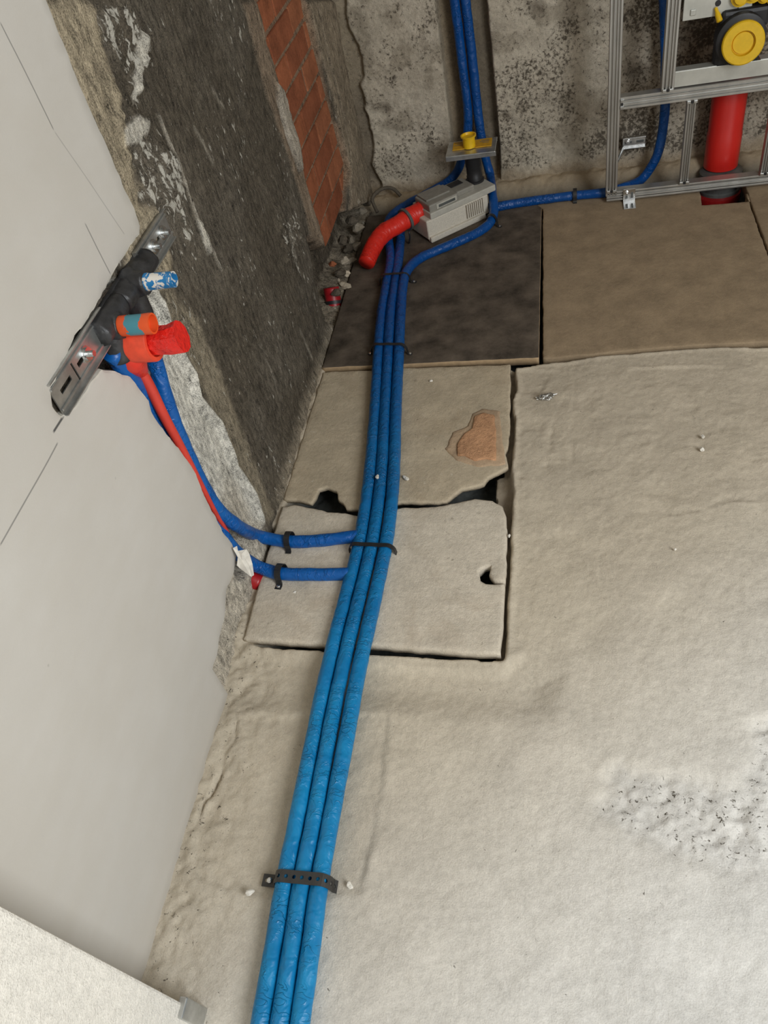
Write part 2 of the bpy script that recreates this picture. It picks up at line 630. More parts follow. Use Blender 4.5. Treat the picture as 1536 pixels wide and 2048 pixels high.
# step left by a trowel in the middle
st_line = FP([(1060, 962), (1200, 957), (1245, 985), (1240, 1022), (1262, 1055), (1290, 1060), (1330, 1037), (1380, 1030), (1460, 1008), (1600, 1000), (1600, 730), (1030, 740), (1032, 960)])
d = sdf(X, Y, st_line) + wob * .3
d = d + wob * .5
brk = sst(fbm(X, Y, 14, 3, 77), .40, .58)
H -= sst(d, -.003, .008) * .0022 * brk
H += np.exp(-(d / .006) ** 2) * .0012 * brk
# trowelled vertical cuts near the slab
for ln, dep in ((FP([(1148, 730), (1146, 800), (1143, 950)]), .0012), (FP([(1122, 735), (1128, 790), (1105, 850), (1092, 930)]), .0016),
                (FP([(1020, 1082), (1100, 1098)]), -.0012), (FP([(1290, 840), (1240, 838)]), -.003), (FP([(1485, 905), (1500, 920), (1560, 915)]), .004)):
    d = lined(X, Y, ln)
    H -= np.exp(-((d + wob * .25) / .005) ** 2) * dep * (.3 + brk)
# spalled rough field at the right
spall = FP([(1225, 1522), (1290, 1528), (1345, 1533), (1400, 1538), (1440, 1512), (1475, 1480), (1490, 1438), (1560, 1425), (1640, 1700), (1560, 1830), (1480, 1790), (1380, 1740), (1290, 1700), (1215, 1640), (1205, 1560)])
d = sdf(X, Y, spall) + wob * 1.6 + (fbm(X, Y, 9, 3, 35) - .5) * .09
m = sst(d, -.006, .03)
fade = sst(Y, -2.45, -2.0)
H -= m * fade * .007
H += sst(d, -.01, .06) * ((fbm(X, Y, 50, 4, 33, .6) - .5) * .016)
C = mixc(C, sst(d, 0, .05) * .5, (.68, .665, .635))
S += sst(d, 0, .05) * .16
# recessed rectangle where a former slab was mortared over
patch = FP([(470, 1430), (780, 1428), (772, 1500), (765, 1600), (745, 1690), (722, 1790), (640, 1797), (520, 1790), (450, 1772), (388, 1748), (396, 1650), (425, 1560), (440, 1500)])
d = sdf(X, Y, patch) + wob * .35
d = d + wob * .5
H -= sst(d, -.003, .008) * .0045 * (.45 + .55 * sst(X, .42, .2))
H += np.exp(-((d + .008) / .008) ** 2) * .0018 * brk
C = mixc(C, sst(d, 0, .02) * .35, (.555, .485, .38))
crack = lined(X, Y, FP([(472, 1432), (466, 1480), (445, 1510), (440, 1545), (425, 1575), (405, 1610), (393, 1650), (390, 1740), (402, 1755), (430, 1765), (500, 1785)])) + wob * .12
H -= np.exp(-(crack / .0028) ** 2) * .010 * (.25 + brk)
# sandy crumbs along the left wall
edge = sst(X, .16, .02)
H += edge * (fbm(X, Y, 60, 3, 41) - .45) * .012
S += edge * .12
C = mixc(C, edge * .4 * sst(Y, -1.6, -2.0), (.50, .44, .345))
# strip in front of the slab is lower
front = FP([(440, 1275), (1030, 1310), (1120, 1350), (1100, 1440), (780, 1420), (440, 1420)])
d = sdf(X, Y, front)
H -= sst(d, -.02, .05) * .014
# heap line: mortar roll right below the slab
roll = lined(X, Y, FP([(490, 1300), (650, 1312), (850, 1330), (1000, 1335), (1030, 1310)])) + wob * .4
H += np.exp(-(roll / .012) ** 2) * .006
# pocket under slabs and boards
PW = [(1030, 738), (1032, 780), (1024, 800), (1030, 850), (1022, 930), (1026, 985), (1022, 1060), (1020, 1130), (1014, 1200), (1012, 1270), (1008, 1318)]
pocket1 = FP(PW + [(820, 1308), (640, 1298), (486, 1286), (440, 1290), (440, 1090), (560, 850), (640, 735)])
pocket1 = [(max(-.2, a), b) for a, b in pocket1]
pk = [(float(F(645, 742)[0]) - .3, float(F(645, 740)[1])), tuple(F(1030, 737)[:2]), tuple(F(1085, 726)[:2]), tuple(F(1180, 716)[:2]), tuple(F(1260, 709)[:2]), tuple(F(1330, 703)[:2]), tuple(F(1400, 697)[:2]), tuple(F(1536, 694)[:2]), (1.39, F(1536, 694)[1]), (1.39, .1), (-.2, .1)]
d = np.maximum(sdf(X, Y, pocket1), sdf(X, Y, pk)) + wob * .35
mp = sst(d, -.003, .004)
H = H + np.exp(-((d + .006) / .006) ** 2) * .003
rim = np.exp(-((d + .02) / .03) ** 2)
floor_under = -.085 + (fbm(X, Y, 30, 3, 51) - .5) * .02
# sand fill by the wall beside the front slab
sand = sst(X, .075, .03) * sst(Y, -1.57, -1.64)
floor_under = floor_under * (1 - sand) + sand * (-.006 + sst(X, .05, .0) * .012 - sst(Y, -1.85, -1.7) * .012 + (fbm(X, Y, 50, 3, 61) - .5) * .02)
# joint ledge right of the broken corner
ledge = np.maximum(sdf(X, Y, FP([(989, 940), (1034, 935), (1030, 1070), (1000, 1060), (991, 1000)])), sdf(X, Y, FP([(1008, 735), (1036, 735), (1034, 940), (1026, 1100), (1020, 1325), (988, 1325), (1000, 1100), (1006, 940)])))
floor_under = np.where(ledge > 0, -.026 + n_md * .02, floor_under)
# mortar squeezed up between slabs and wall
wl = sst(X, .026, .014) * sst(Y, -1.56, -1.52) * sst(Y, -.90, -.94)
floor_under = floor_under * (1 - wl) + wl * (.0 + n_md * .012)
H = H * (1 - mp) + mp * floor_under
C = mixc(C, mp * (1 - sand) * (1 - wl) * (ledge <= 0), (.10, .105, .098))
C = mixc(C, mp * (ledge > 0), (.33, .275, .205))
# mortar fillet along the back wall foot
fil = sst(Y, -.115, -.03)
H = np.where(fil > 0, np.maximum(H, -.03 + fil * .055 + n_md * .02), H)
C = mixc(C, fil, (.40, .315, .21))
C *= (1 + (fbm(X, Y, 8, 4, 71) - .5) * .16)[..., None]
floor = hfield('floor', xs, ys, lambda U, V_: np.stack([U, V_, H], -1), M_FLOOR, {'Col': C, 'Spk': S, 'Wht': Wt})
tag(floor, 'rough beige cement screed floor with spalled patches', kind='structure')


# ---- slabs and boards (parts of the floor)
def densify(poly, step, amp, seed, fixed=(), cyc=True):
    out = []
    n = len(poly)
    for i in range(n if cyc else n - 1):
        a, b = np.array(poly[i], float), np.array(poly[(i + 1) % n], float)
        L = np.linalg.norm(b - a)
        k = max(1, int(L / step))
        t = (b - a) / (L + 1e-9)
        nn = np.array([t[1], -t[0]])
        for j in range(k):
            p = a + (b - a) * j / k
            q = (fbm(np.array([p[0]]), np.array([p[1]]), 45, 3, seed)[0] - .5) * 2
            out.append(p + nn * q * (amp if i not in fixed else 0))
    return out


def slab(name, poly, ztop, thick, mats, round_=.004, amp=.003, seed=0, fixed=(), tilt=(0, 0), relief=.0015, parent=None):
    """irregular plate: rounded rim, real thickness"""
    P = densify(poly, .008, amp, seed, fixed)
    n = len(P)
    area2 = sum(P[i][0] * P[(i + 1) % n][1] - P[(i + 1) % n][0] * P[i][1] for i in range(n))
    if area2 < 0: P = P[::-1]
    P = np.array(P)
    T = np.roll(P, -1, 0) - np.roll(P, 1, 0)
    T /= np.linalg.norm(T, axis=1)[:, None] + 1e-9
    N = np.stack([-T[:, 1], T[:, 0]], 1)      # inward
    c = P.mean(0)
    rings = [(0.0, ztop - thick), (0.0, ztop - round_), (round_ * .3, ztop - round_ * .3), (round_, ztop)]
    bm = bmesh.new()
    R = []
    for ins, z in rings:
        q = P + N * ins
        zz = z + (fbm(q[:, 0], q[:, 1], 22, 3, seed + 3) - .5) * relief * 2 + (q[:, 0] - c[0]) * tilt[0] + (q[:, 1] - c[1]) * tilt[1]
        R.append([bm.verts.new((q[i, 0], q[i, 1], zz[i])) for i in range(n)])
    for a in range(len(R) - 1):
        for i in range(n):
            f = bm.faces.new((R[a][i], R[a][(i + 1) % n], R[a + 1][(i + 1) % n], R[a + 1][i]))
            f.material_index = 1 if (len(mats) > 1 and a < 2) else 0
            f.smooth = True
    inner = P + N * round_
    x0, y0 = inner.min(0)
    x1, y1 = inner.max(0)
    gx, gy_ = np.meshgrid(np.arange(x0, x1, .011), np.arange(y0, y1, .011), indexing='ij')
    gx = gx + (rng.random(gx.shape) - .5) * .006
    gy_ = gy_ + (rng.random(gx.shape) - .5) * .006
    ok = sdf(gx, gy_, inner) > .004
    pts = [Vector(p) for p in inner] + [Vector((u, v)) for u, v in zip(gx[ok], gy_[ok])]
    vv, _, ff, _, _, _ = delaunay_2d_cdt(pts, [], [list(range(n))], 1, 1e-6)
    q = np.array([(v.x, v.y) for v in vv])
    zz = ztop + (fbm(q[:, 0], q[:, 1], 22, 3, seed + 3) - .5) * relief * 2 + (q[:, 0] - c[0]) * tilt[0] + (q[:, 1] - c[1]) * tilt[1]
    tv = [bm.verts.new((q[i, 0], q[i, 1], zz[i])) for i in range(len(q))]
    for f_ in ff:
        nf = bm.faces.new([tv[i] for i in f_])
        nf.smooth = True
    bot = bm.faces.new(R[0][::-1])
    if len(mats) > 1: bot.material_index = 1
    bmesh.ops.remove_doubles(bm, verts=bm.verts, dist=2e-5)
    return from_bm(name, bm, mats, parent)


ya, yb = float(F(700, 731)[1]), -.125
dark = [(.012, ya - .012), tuple(F(1078, 720)[:2]), tuple(F(1083, 420)[:2]), (.55, yb), (.012, yb)]
tag(slab('floor_board', dark, .008, .022, [M_DARKB, M_BEDGE], .0015, .0008, 11, parent=floor), 'dark brown-black smooth floor board with pale brown edge')
br = [tuple(F(1086, 719)[:2]), tuple(F(1180, 711)[:2]), tuple(F(1260, 703)[:2]), tuple(F(1400, 692)[:2]), tuple(F(1530, 686)[:2]), (1.205, F(1536, 686)[1]), (1.205, -.24), tuple(F(1499, 405)[:2]), tuple(F(1404, 412)[:2]), (1.085, -.13), (.56, -.13), tuple(F(1086, 420)[:2])]
tag(slab('floor_board', br, .004, .03, [M_SLABB], .003, .0025, 12, parent=floor), 'dusty brown floor board below the metal frame')
fr = [(1.211, F(1536, 688)[1]), (1.388, F(1536, 688)[1]), (1.388, -.13), (1.211, -.13)]
tag(slab('floor_board', fr, .002, .03, [M_SLABB], .003, .002, 13, parent=floor), 'dusty brown floor board at the right edge')
mid = [(646, 746), (800, 738), (1020, 730), (1021, 800), (1018, 880), (1012, 905), (1016, 935), (990, 950), (978, 955), (968, 968), (950, 973), (925, 980), (908, 992), (893, 1004), (860, 1006), (805, 1004), (720, 1019), (694, 1019), (686, 1008), (676, 1000), (672, 984), (655, 976), (640, 980), (632, 996), (624, 1006), (590, 1000), (566, 1000)]
tag(slab('paving_slab', FP(mid), .003, .012, [M_SLAB], .004, .0035, 14, parent=floor), 'concrete slab with a pinkish brick shard and broken lower corner')
frn = [(563, 1010), (590, 1008), (625, 1014), (655, 1021), (690, 1024), (715, 1029), (805, 1012), (870, 1011), (915, 1002), (950, 995), (985, 999), (1005, 1010), (1012, 1030), (1014, 1075), (1010, 1162), (990, 1162), (984, 1156), (978, 1147), (982, 1130), (970, 1132), (958, 1143), (961, 1160), (972, 1166), (990, 1167), (1010, 1165), (1006, 1240), (1001, 1308), (900, 1303), (745, 1290), (640, 1288), (486, 1278), (520, 1150)]
tag(slab('paving_slab', FP(frn, .008), .008, .020, [M_SLABF], .006, .0025, 15, parent=floor, tilt=(.0, -.008), fixed=tuple(range(14, 25))), 'concrete slab with a small hole and chipped rounded corner')
# brick shard pressed in the slab, with mortar blob around
shp = [(915, 893), (930, 872), (945, 862), (950, 838), (968, 832), (990, 836), (993, 880), (992, 925), (972, 922), (950, 926), (930, 915), (916, 916)]
tag(slab('mortar_blob', FP([(890, 900), (905, 868), (935, 855), (945, 830), (965, 820), (1000, 825), (1006, 870), (1012, 930), (960, 938), (910, 922)]), .006, .008, [mat_mineral('rusty_mortar', (.50, .36, .235), amp=.5, grain=.2)], .005, .004, 21, parent=floor), 'brown mortar smear around a brick shard')
tag(slab('brick_shard', FP(shp), .0105, .01, [M_SHARD], .003, .003, 22, relief=.003, parent=floor), 'pinkish orange brick shard')

# ------------------------------------------------------------------ LEFT WALL: dark stripped plaster, brick patch, chase
ys2 = np.concatenate([np.arange(-3.9, -2.0, .05), np.arange(-2.0, .044, .004)])
zs2 = np.concatenate([np.array([-.12, -.08, -.05]), np.arange(-.03, 1.16, .004), np.arange(1.17, 2.62, .05)])
YY, ZZ = np.meshgrid(ys2, zs2, indexing='ij')
l_lo, l_md, l_hi = fbm(YY, ZZ, 5, 3, 101) - .5, fbm(YY, ZZ * .7, 32, 4, 105) - .5, fbm(YY, ZZ * .6, 120, 3, 109) - .5
wv = (fbm(YY, ZZ, 28, 4, 121) - .5) * .03
D = l_lo * .012 + l_md * .006 + l_hi * .0035
LC = np.ones(YY.shape + (3,)) * np.array((.112, .094, .070))
LC = mixc(LC, sst(l_lo, -.05, .2) * .5, (.17, .148, .117))
LS = np.full(YY.shape, .30)
LW = np.full(YY.shape, .27) + sst(fbm(YY, ZZ * .5, 12, 3, 171), .45, .65) * .10
# tan mortar band beside the white plaster
tan = WP([(60, 0), (185, 0), (205, 90), (235, 200), (258, 330), (275, 400), (325, 445), (345, 540), (330, 590), (250, 560), (200, 300)])
d = sdf(YY, ZZ, tan) + wv
m = sst(d, -.006, .012)
LC = mixc(LC, m, (.40, .335, .235))
D += m * .004
LS = LS * (1 - m) + m * .16
LW = LW * (1 - m) + m * .16
# tan band continues below the tap bar
d = sdf(YY, ZZ, WP([(330, 560), (395, 640), (450, 760), (500, 900), (545, 1030), (535, 1045), (480, 960), (400, 760), (320, 620)])) + wv * .7
m = sst(d, -.01, .012) * .75
LC = mixc(LC, m, (.33, .28, .20))
# swirly rough mortar with white remains
for poly, a in (([(165, 0), (250, 0), (300, 60), (300, 140), (255, 150), (215, 120)], .17), ([(225, 160), (300, 130), (280, 230), (240, 270)], .14),
                ([(250, 300), (320, 250), (360, 360), (385, 480), (330, 440), (270, 400)], .24), ([(540, 400), (600, 440), (600, 520), (570, 530)], .10)):
    d = sdf(YY, ZZ, WP(poly)) + wv * 1.4
    m = sst(d, -.01, .02)
    LW = LW + m * a
    D += m * (np.abs(fbm(YY, ZZ, 40, 3, 131) - .5)) * .035
for poly in ([(240, 262), (270, 232), (298, 238), (300, 255), (270, 285), (245, 290)], [(1, 1), (2, 1), (2, 2)],
             [(388, 438), (396, 440), (408, 470), (420, 505), (412, 510), (400, 480)], [(262, 205), (275, 60), (290, 90), (280, 180)]):
    if poly[0] == (1, 1): continue
    d = sdf(YY, ZZ, WP(poly)) + wv * .25
    m = sst(d, -.002, .003)
    LC = mixc(LC, m, (.60, .56, .48))
    LS = LS * (1 - m) + m * .1
    D += m * .004
# vertical ridge line
d = lined(YY, ZZ, WP([(316, 232), (345, 305), (375, 385), (392, 440), (440, 540)])) + wv * .06
m = np.exp(-(d / .0035) ** 2)
D += m * .005
LC = mixc(LC, m * .8, (.45, .41, .34))
# scratches
for ln, wdt in (([(425, 180), (447, 213)], .006), ([(390, 255), (425, 325)], .005), ([(600, 660), (625, 720)], .004), ([(575, 455), (590, 515)], .012), ([(520, 690), (560, 800)], .003)):
    d = lined(YY, ZZ, WP(ln)) + wv * .15
    LC = mixc(LC, np.exp(-(d / wdt) ** 2) * .55, (.42, .38, .31))
# mortar border left of the brick
bord = WP([(478, 0), (530, 0), (560, 120), (600, 330), (650, 500), (660, 560), (648, 640), (640, 560), (600, 400), (545, 230)])
d = sdf(YY, ZZ, bord) + wv * .35
m = sst(d, -.004, .01)
LC = mixc(LC, m, (.27, .205, .145))
LS = LS * (1 - m) + m * .2
LW = LW * (1 - m) + m * .12
D += m * .006
# grey-white thin slab strip inside border and dark crack right of it
d = sdf(YY, ZZ, WP([(550, 165), (575, 190), (600, 340), (596, 345), (566, 260)])) + wv * .1
m = sst(d, -.003, .004)
LC = mixc(LC, m, (.42, .37, .30))
D += m * .006
d = lined(YY, ZZ, WP([(545, 160), (563, 240), (585, 320), (608, 380), (625, 450), (645, 510)])) + wv * .1
m = np.exp(-(d / .0065) ** 2)
D -= m * .03
LC = mixc(LC, m * .8, (.05, .04, .03))
# strip between the brick and the corner
cor = WP([(607, 0), (672, 0), (742, 402), (735, 430), (690, 470), (697, 390), (668, 220)])
d = sdf(YY, ZZ, cor) + wv * .3
m = sst(d, -.003, .01)
LC = mixc(LC, m, (.33, .27, .195))
LS = LS * (1 - m) + m * .3
LW = LW * (1 - m) + m * .2
D += m * .010
d = lined(YY, ZZ, WP([(628, 0), (650, 110), (690, 270), (697, 330)])) + wv * .15
m = np.exp(-(d / .008) ** 2)
D -= m * .012
LC = mixc(LC, m * .7, (.09, .07, .05))
d = sdf(YY, ZZ, WP([(655, 215), (664, 225), (680, 310), (672, 312)])) + wv * .1
LC = mixc(LC, sst(d, -.003, .004), (.56, .51, .42))
# brick niche
BRK = [(516, -5), (607, -5), (640, 120), (668, 230), (695, 330), (692, 420), (660, 492), (650, 492), (628, 430), (604, 345), (570, 200), (545, 130)]
nich = WP(BRK)
nich[0] = (nich[0][0] - .01, 1.10)
nich[1] = (nich[1][0], 1.12)
d = sdf(YY, ZZ, nich) + wv * .08
m = sst(d, -.003, .004)
D = D * (1 - m * .7) - m * .0165
LC = mixc(LC, m, (.30, .20, .13))
LW *= (1 - m)
# rubble cavity in the foot of the wall
cav = WP([(612, 470), (650, 496), (690, 425), (740, 400), (720, 470), (690, 560), (668, 650), (650, 640), (630, 560)])
d = sdf(YY, ZZ, cav) + wv * .4
m = sst(d, -.004, .012)
D = D * (1 - m) + m * (-.075 + l_md * .05)
LC = mixc(LC, m * .85, (.11, .09, .065))
LW *= (1 - m * .6)
# white filler along the chase and the chase itself
fill = WP([(300, 555), (330, 600), (350, 680), (395, 745), (402, 790), (445, 840), (465, 890), (480, 930), (512, 985), (530, 1045), (480, 1112), (380, 930), (300, 760), (200, 700), (200, 560)])
d = sdf(YY, ZZ, fill) + wv * .35
m = sst(d, -.003, .006)
LC = mixc(LC, m, (.66, .63, .555))
LS = LS * (1 - m) + m * .14
LW *= (1 - m)
cz = sst(d, .004, .022)
D = D * (1 - m * .6) + m * .004
D -= cz * .016
ch = WP([(292, 560), (318, 640), (345, 760), (385, 860), (430, 960), (470, 1035), (505, 1062), (520, 1120), (480, 1160), (390, 1000), (280, 830), (170, 790), (150, 690), (215, 560)])
d = sdf(YY, ZZ, ch) + wv * .15
D -= sst(d, -.004, .015) * .032
# keep wall under the white sheet tucked back, taper at the foot
foot = sst(ZZ, .05, .0) * sst(YY, -1.5, -1.45)
LC = mixc(LC, foot * .7, (.40, .34, .255))
D += foot * .006 * (1 - sst(sdf(YY, ZZ, cav), -.01, .01))
und = sst(YY, -1.545, -1.60) * sst(ZZ + wv, .26, .16)
LC = mixc(LC, und, (.56, .505, .415))
LS = LS * (1 - und) + und * .16
LW *= (1 - und)
wall_left = hfield('wall_left', ys2, zs2, lambda U, V_: np.stack([D, U, V_], -1), M_WLEFT, {'Col': LC, 'Spk': LS, 'Wht': LW})
tag(wall_left, 'dark stripped old wall with tan mortar and white splashes', kind='structure')

# bricks in the niche: courses along y, each its own piece, clipped to the niche
def clip_poly(poly, xa, xb, ya_, yb_):
    def cut(P, ax, v, keep):
        out = []
        for i in range(len(P)):
            a, b = P[i], P[(i + 1) % len(P)]
            ka, kb = keep(a[ax]), keep(b[ax])
            if ka: out.append(a)
            if ka != kb:
                t = (v - a[ax]) / (b[ax] - a[ax])
                out.append((a[0] + (b[0] - a[0]) * t, a[1] + (b[1] - a[1]) * t))
        return out
    P = list(poly)
    for ax, v, k in ((0, xa, lambda q: q >= xa), (0, xb, lambda q: q <= xb), (1, ya_, lambda q: q >= ya_), (1, yb_, lambda q: q <= yb_)):
        if len(P) < 3: return []
        P = cut(P, ax, v, k)
    return P


bh, bl = .062, .215
k = 0
for r in range(0, 14):
    z0 = .155 + r * (bh + .010)
    off = (r % 2) * (bl + .01) / 2
    for c in range(-2, 6):
        y0 = -.95 + off + c * (bl + .010)
        P = clip_poly(nich, y0, y0 + bl, z0, z0 + bh)
        if len(P) < 3: continue
        A = abs(sum(P[i][0] * P[(i + 1) % len(P)][1] - P[(i + 1) % len(P)][0] * P[i][1] for i in range(len(P)))) / 2
        if A < .0006: continue
        cx = sum(p[0] for p in P) / len(P)
        cz_ = sum(p[1] for p in P) / len(P)
        P = [(cx + (p[0] - cx) * .985, cz_ + (p[1] - cz_) * .985) for p in P]
        bm = bmesh.new()
        x1 = -.012 + random.uniform(-.0015, .0015)
        lo = [bm.verts.new((-.045, p[0], p[1])) for p in P]
        mi = [bm.verts.new((x1 - .003, p[0], p[1])) for p in P]
        hi = [bm.verts.new((x1 + random.uniform(-.001, .001), cx + (p[0] - cx) * .985, cz_ + (p[1] - cz_) * .96)) for p in P]
        nn = len(P)
        for a, b in ((lo, mi), (mi, hi)):
            for i in range(nn): bm.faces.new((a[i], a[(i + 1) % nn], b[(i + 1) % nn], b[i]))
        bm.faces.new(hi)
        bm.faces.new(lo[::-1])
        from_bm('brick', bm, M_BRICK[k % 3], wall_left)
        k += 1

# ------------------------------------------------------------------ WHITE PLASTER SHEET on the left wall
PT = .012
plz = [(95, 0), (118, 60), (140, 112), (163, 170), (190, 232), (215, 290), (241, 350), (262, 400), (285, 455), (282, 472), (262, 492), (240, 528), (214, 575), (190, 620), (165, 660), (152, 672), (140, 700), (118, 745), (104, 775), (108, 812), (124, 832), (150, 815), (180, 768), (205, 738), (232, 742), (262, 752), (285, 782), (300, 800), (305, 822), (330, 862), (352, 885), (385, 930), (395, 955), (415, 1000), (432, 1030), (445, 1060), (466, 1086), (474, 1112), (470, 1145), (455, 1180), (452, 1230), (440, 1280), (436, 1310), (424, 1340)]
PP = WP(plz, PT)
PP = PP + [(-1.95, -.01), (-2.62, -.012), (-3.9, -.012), (-3.9, 2.6), (-1.30, 2.6)]
# grid sheet: keep quads inside, rim pulled on to the outline
gy = np.concatenate([np.arange(-3.9, -2.56, .06), np.arange(-2.56, -1.30, .006)])
gz = np.concatenate([np.arange(-.015, 1.2, .006), np.arange(1.2, 2.6, .06)])


def plaster_sheet():
    bm = bmesh.new()
    lay = bm.verts.layers.float.new('Brk')
    P = densify(PP[:44], .006, .0035, 77, cyc=False)
    P = [tuple(p) for p in P] + [tuple(p) for p in PP[44:]]
    n = len(P)
    ar = sum(P[i][0] * P[(i + 1) % n][1] - P[(i + 1) % n][0] * P[i][1] for i in range(n))
    if ar < 0: P = P[::-1]
    P = np.array(P)
    T = np.roll(P, -1, 0) - np.roll(P, 1, 0)
    T /= np.linalg.norm(T, axis=1)[:, None] + 1e-9
    N = np.stack([-T[:, 1], T[:, 0]], 1)
    rs = []
    nz = fbm(P[:, 0], P[:, 1], 60, 3, 88)
    for ins, x in ((-.004, -.030), (0, PT - .006), (.0015, PT - .0015), (.005, PT)):
        rs.append([bm.verts.new((x if x == PT else x + (nz[i] - .5) * .004, P[i, 0] + N[i, 0] * ins, P[i, 1] + N[i, 1] * ins)) for i in range(n)])
    for a in range(3):
        for i in range(n):
            bm.faces.new((rs[a][i], rs[a][(i + 1) % n], rs[a + 1][(i + 1) % n], rs[a + 1][i]))
    for a in range(3):
        for v in rs[a]: v[lay] = 1.0
    inner = P + N * .005
    GY, GZ = np.meshgrid(np.arange(-2.6, -1.3, .02), np.arange(0, 1.2, .02), indexing='ij')
    GY = GY + (rng.random(GY.shape) - .5) * .008
    ok = sdf(GY, GZ, inner) > .008
    pts = [Vector(p) for p in inner] + [Vector((u, v)) for u, v in zip(GY[ok], GZ[ok])]
    vv, _, ff, _, _, _ = delaunay_2d_cdt(pts, [], [list(range(n))], 1, 1e-6)
    q = np.array([(v.x, v.y) for v in vv])
    dd = sdf(q[:, 0], q[:, 1], inner)
    xx = PT + (fbm(q[:, 0] * .5, q[:, 1], 7, 3, 91) - .5) * .005 * sst(dd, 0, .05)
    tv = [bm.verts.new((xx[i], q[i, 0], q[i, 1])) for i in range(len(q))]
    for f_ in ff: bm.faces.new([tv[i] for i in f_]).smooth = True
    bmesh.ops.remove_doubles(bm, verts=bm.verts, dist=2e-5)
    return from_bm('wall_left_plaster', bm, M_WHITE)


wp = plaster_sheet()
tag(wp, 'smooth white plaster coat of the left wall with pencil lines', kind='structure')

# ------------------------------------------------------------------ BACK WALL
xs3 = np.concatenate([np.arange(-.06, 1.42, .004), np.arange(1.42, 2.7, .04)])
zs3 = np.concatenate([np.arange(-.04, .80, .004), np.arange(.8, 2.62, .05)])
XX, Z3 = np.meshgrid(xs3, zs3, indexing='ij')
b_lo, b_md, b_hi = fbm(XX, Z3, 5, 3, 201) - .5, fbm(XX, Z3, 30, 4, 205) - .5, fbm(XX, Z3, 110, 3, 209) - .5
wb = (fbm(XX, Z3, 26, 4, 221) - .5) * .03
D3 = b_lo * .014 + b_md * .009 + b_hi * .003
BC = np.ones(XX.shape + (3,)) * np.array((.57, .51, .41))
BC = mixc(BC, sst(b_lo, -.1, .2) * .5, (.43, .375, .29))
BS = .315 + sst(fbm(XX, Z3, 9, 4, 231), .40, .64) * .20
BW = np.full(XX.shape, .14)
mo = sst(fbm(XX, Z3, 16, 4, 241), .50, .66) * .55
BC = mixc(BC, mo, (.27, .23, .17))
BS += mo * .14
rightd = sst(XX, .66, .95)
BS += rightd * .13
BC = mixc(BC, rightd * .5, (.36, .315, .25))
# bare concrete beside the corner
bare = BP([(640, -10), (690, -10), (700, 60), (718, 90), (730, 150), (722, 170), (735, 230), (748, 290), (742, 330), (765, 372), (740, 410), (700, 420)])
d = sdf(XX, Z3, bare) + wb * .5
m = sst(d, -.003, .008)
D3 -= m * .02
BC = mixc(BC, m, (.34, .285, .205))
BS = BS * (1 - m) + m * .34
low = sst(Z3, .42, .30)
BC = mixc(BC, m * low * .6, (.17, .14, .105))
# chase for the riser pipes
cs = BP([(868, -10), (962, -10), (985, 130), (1000, 300), (1000, 420), (905, 420), (903, 280), (886, 130)])
cs[0], cs[1] = (cs[0][0], 1.35), (cs[1][0], 1.36)
d = sdf(XX, Z3, cs) + wb * .12
m = sst(d, -.003, .005)
D3 -= m * .042
BC = mixc(BC, m, (.20, .165, .12))
BS = BS * (1 - m) + m * .3
e = np.exp(-((d - .012) / .012) ** 2)
BC = mixc(BC, e * .8 * (XX < .40), (.36, .29, .20))
# brown base of the wall
bs = sst(Z3 + wb * 1.2, .075, .03)
BC = mixc(BC, bs * .85, (.36, .285, .195))
BS = BS * (1 - bs) + bs * .2
D3 += bs * .012 * (1 - m)
for cxp, cyp, rr in ((768, 222, .016), (1008, 235, .01), (1268, 150, .018), (1055, 372, .012), (1070, 20, .02)):
    c0 = B(cxp, cyp)
    dd = np.hypot((XX - c0[0]) * .8, Z3 - c0[2])
    g = np.exp(-(dd / rr) ** 2)
    D3 -= g * .016
    BC = mixc(BC, g * .6, (.14, .115, .085))
wall_back = hfield('wall_back', xs3[::-1], zs3, lambda U, V_: np.stack([U, -D3[::-1], V_], -1), M_WBACK, {'Col': BC[::-1], 'Spk': BS[::-1], 'Wht': BW[::-1]})
tag(wall_back, 'old whitish plaster back wall with dark speckles and pipe chase', kind='structure')

# other sides of the room
tag(box('wall_right', (2.72, -1.9, 1.25), (.1, 4.1, 2.7), mat_mineral('right_wall', (.5, .45, .37)), bev=0), kind='structure')
tag(box('ceiling', (1.3, -1.9, 2.66), (2.9, 4.1, .1), mat_mineral('ceiling_plaster', (.55, .51, .45)), bev=0), kind='structure')

# pier of rough white render at the near end of the left wall
pc = F(404, 2026)
pier = box('wall_front', (pc[0] - .2, pc[1] - .4, 1.28), (.4, .8, 2.6), M_PIER, bev=.004)
tag(pier, 'rough white rendered wall end in the near corner', kind='structure')
bd = box('corner_bead', (pc[0] + .001, pc[1] - .006, .035), (.012, .026, .09), M_ZINC, pier, bev=.002)
tag(bd, 'grey metal corner bead')

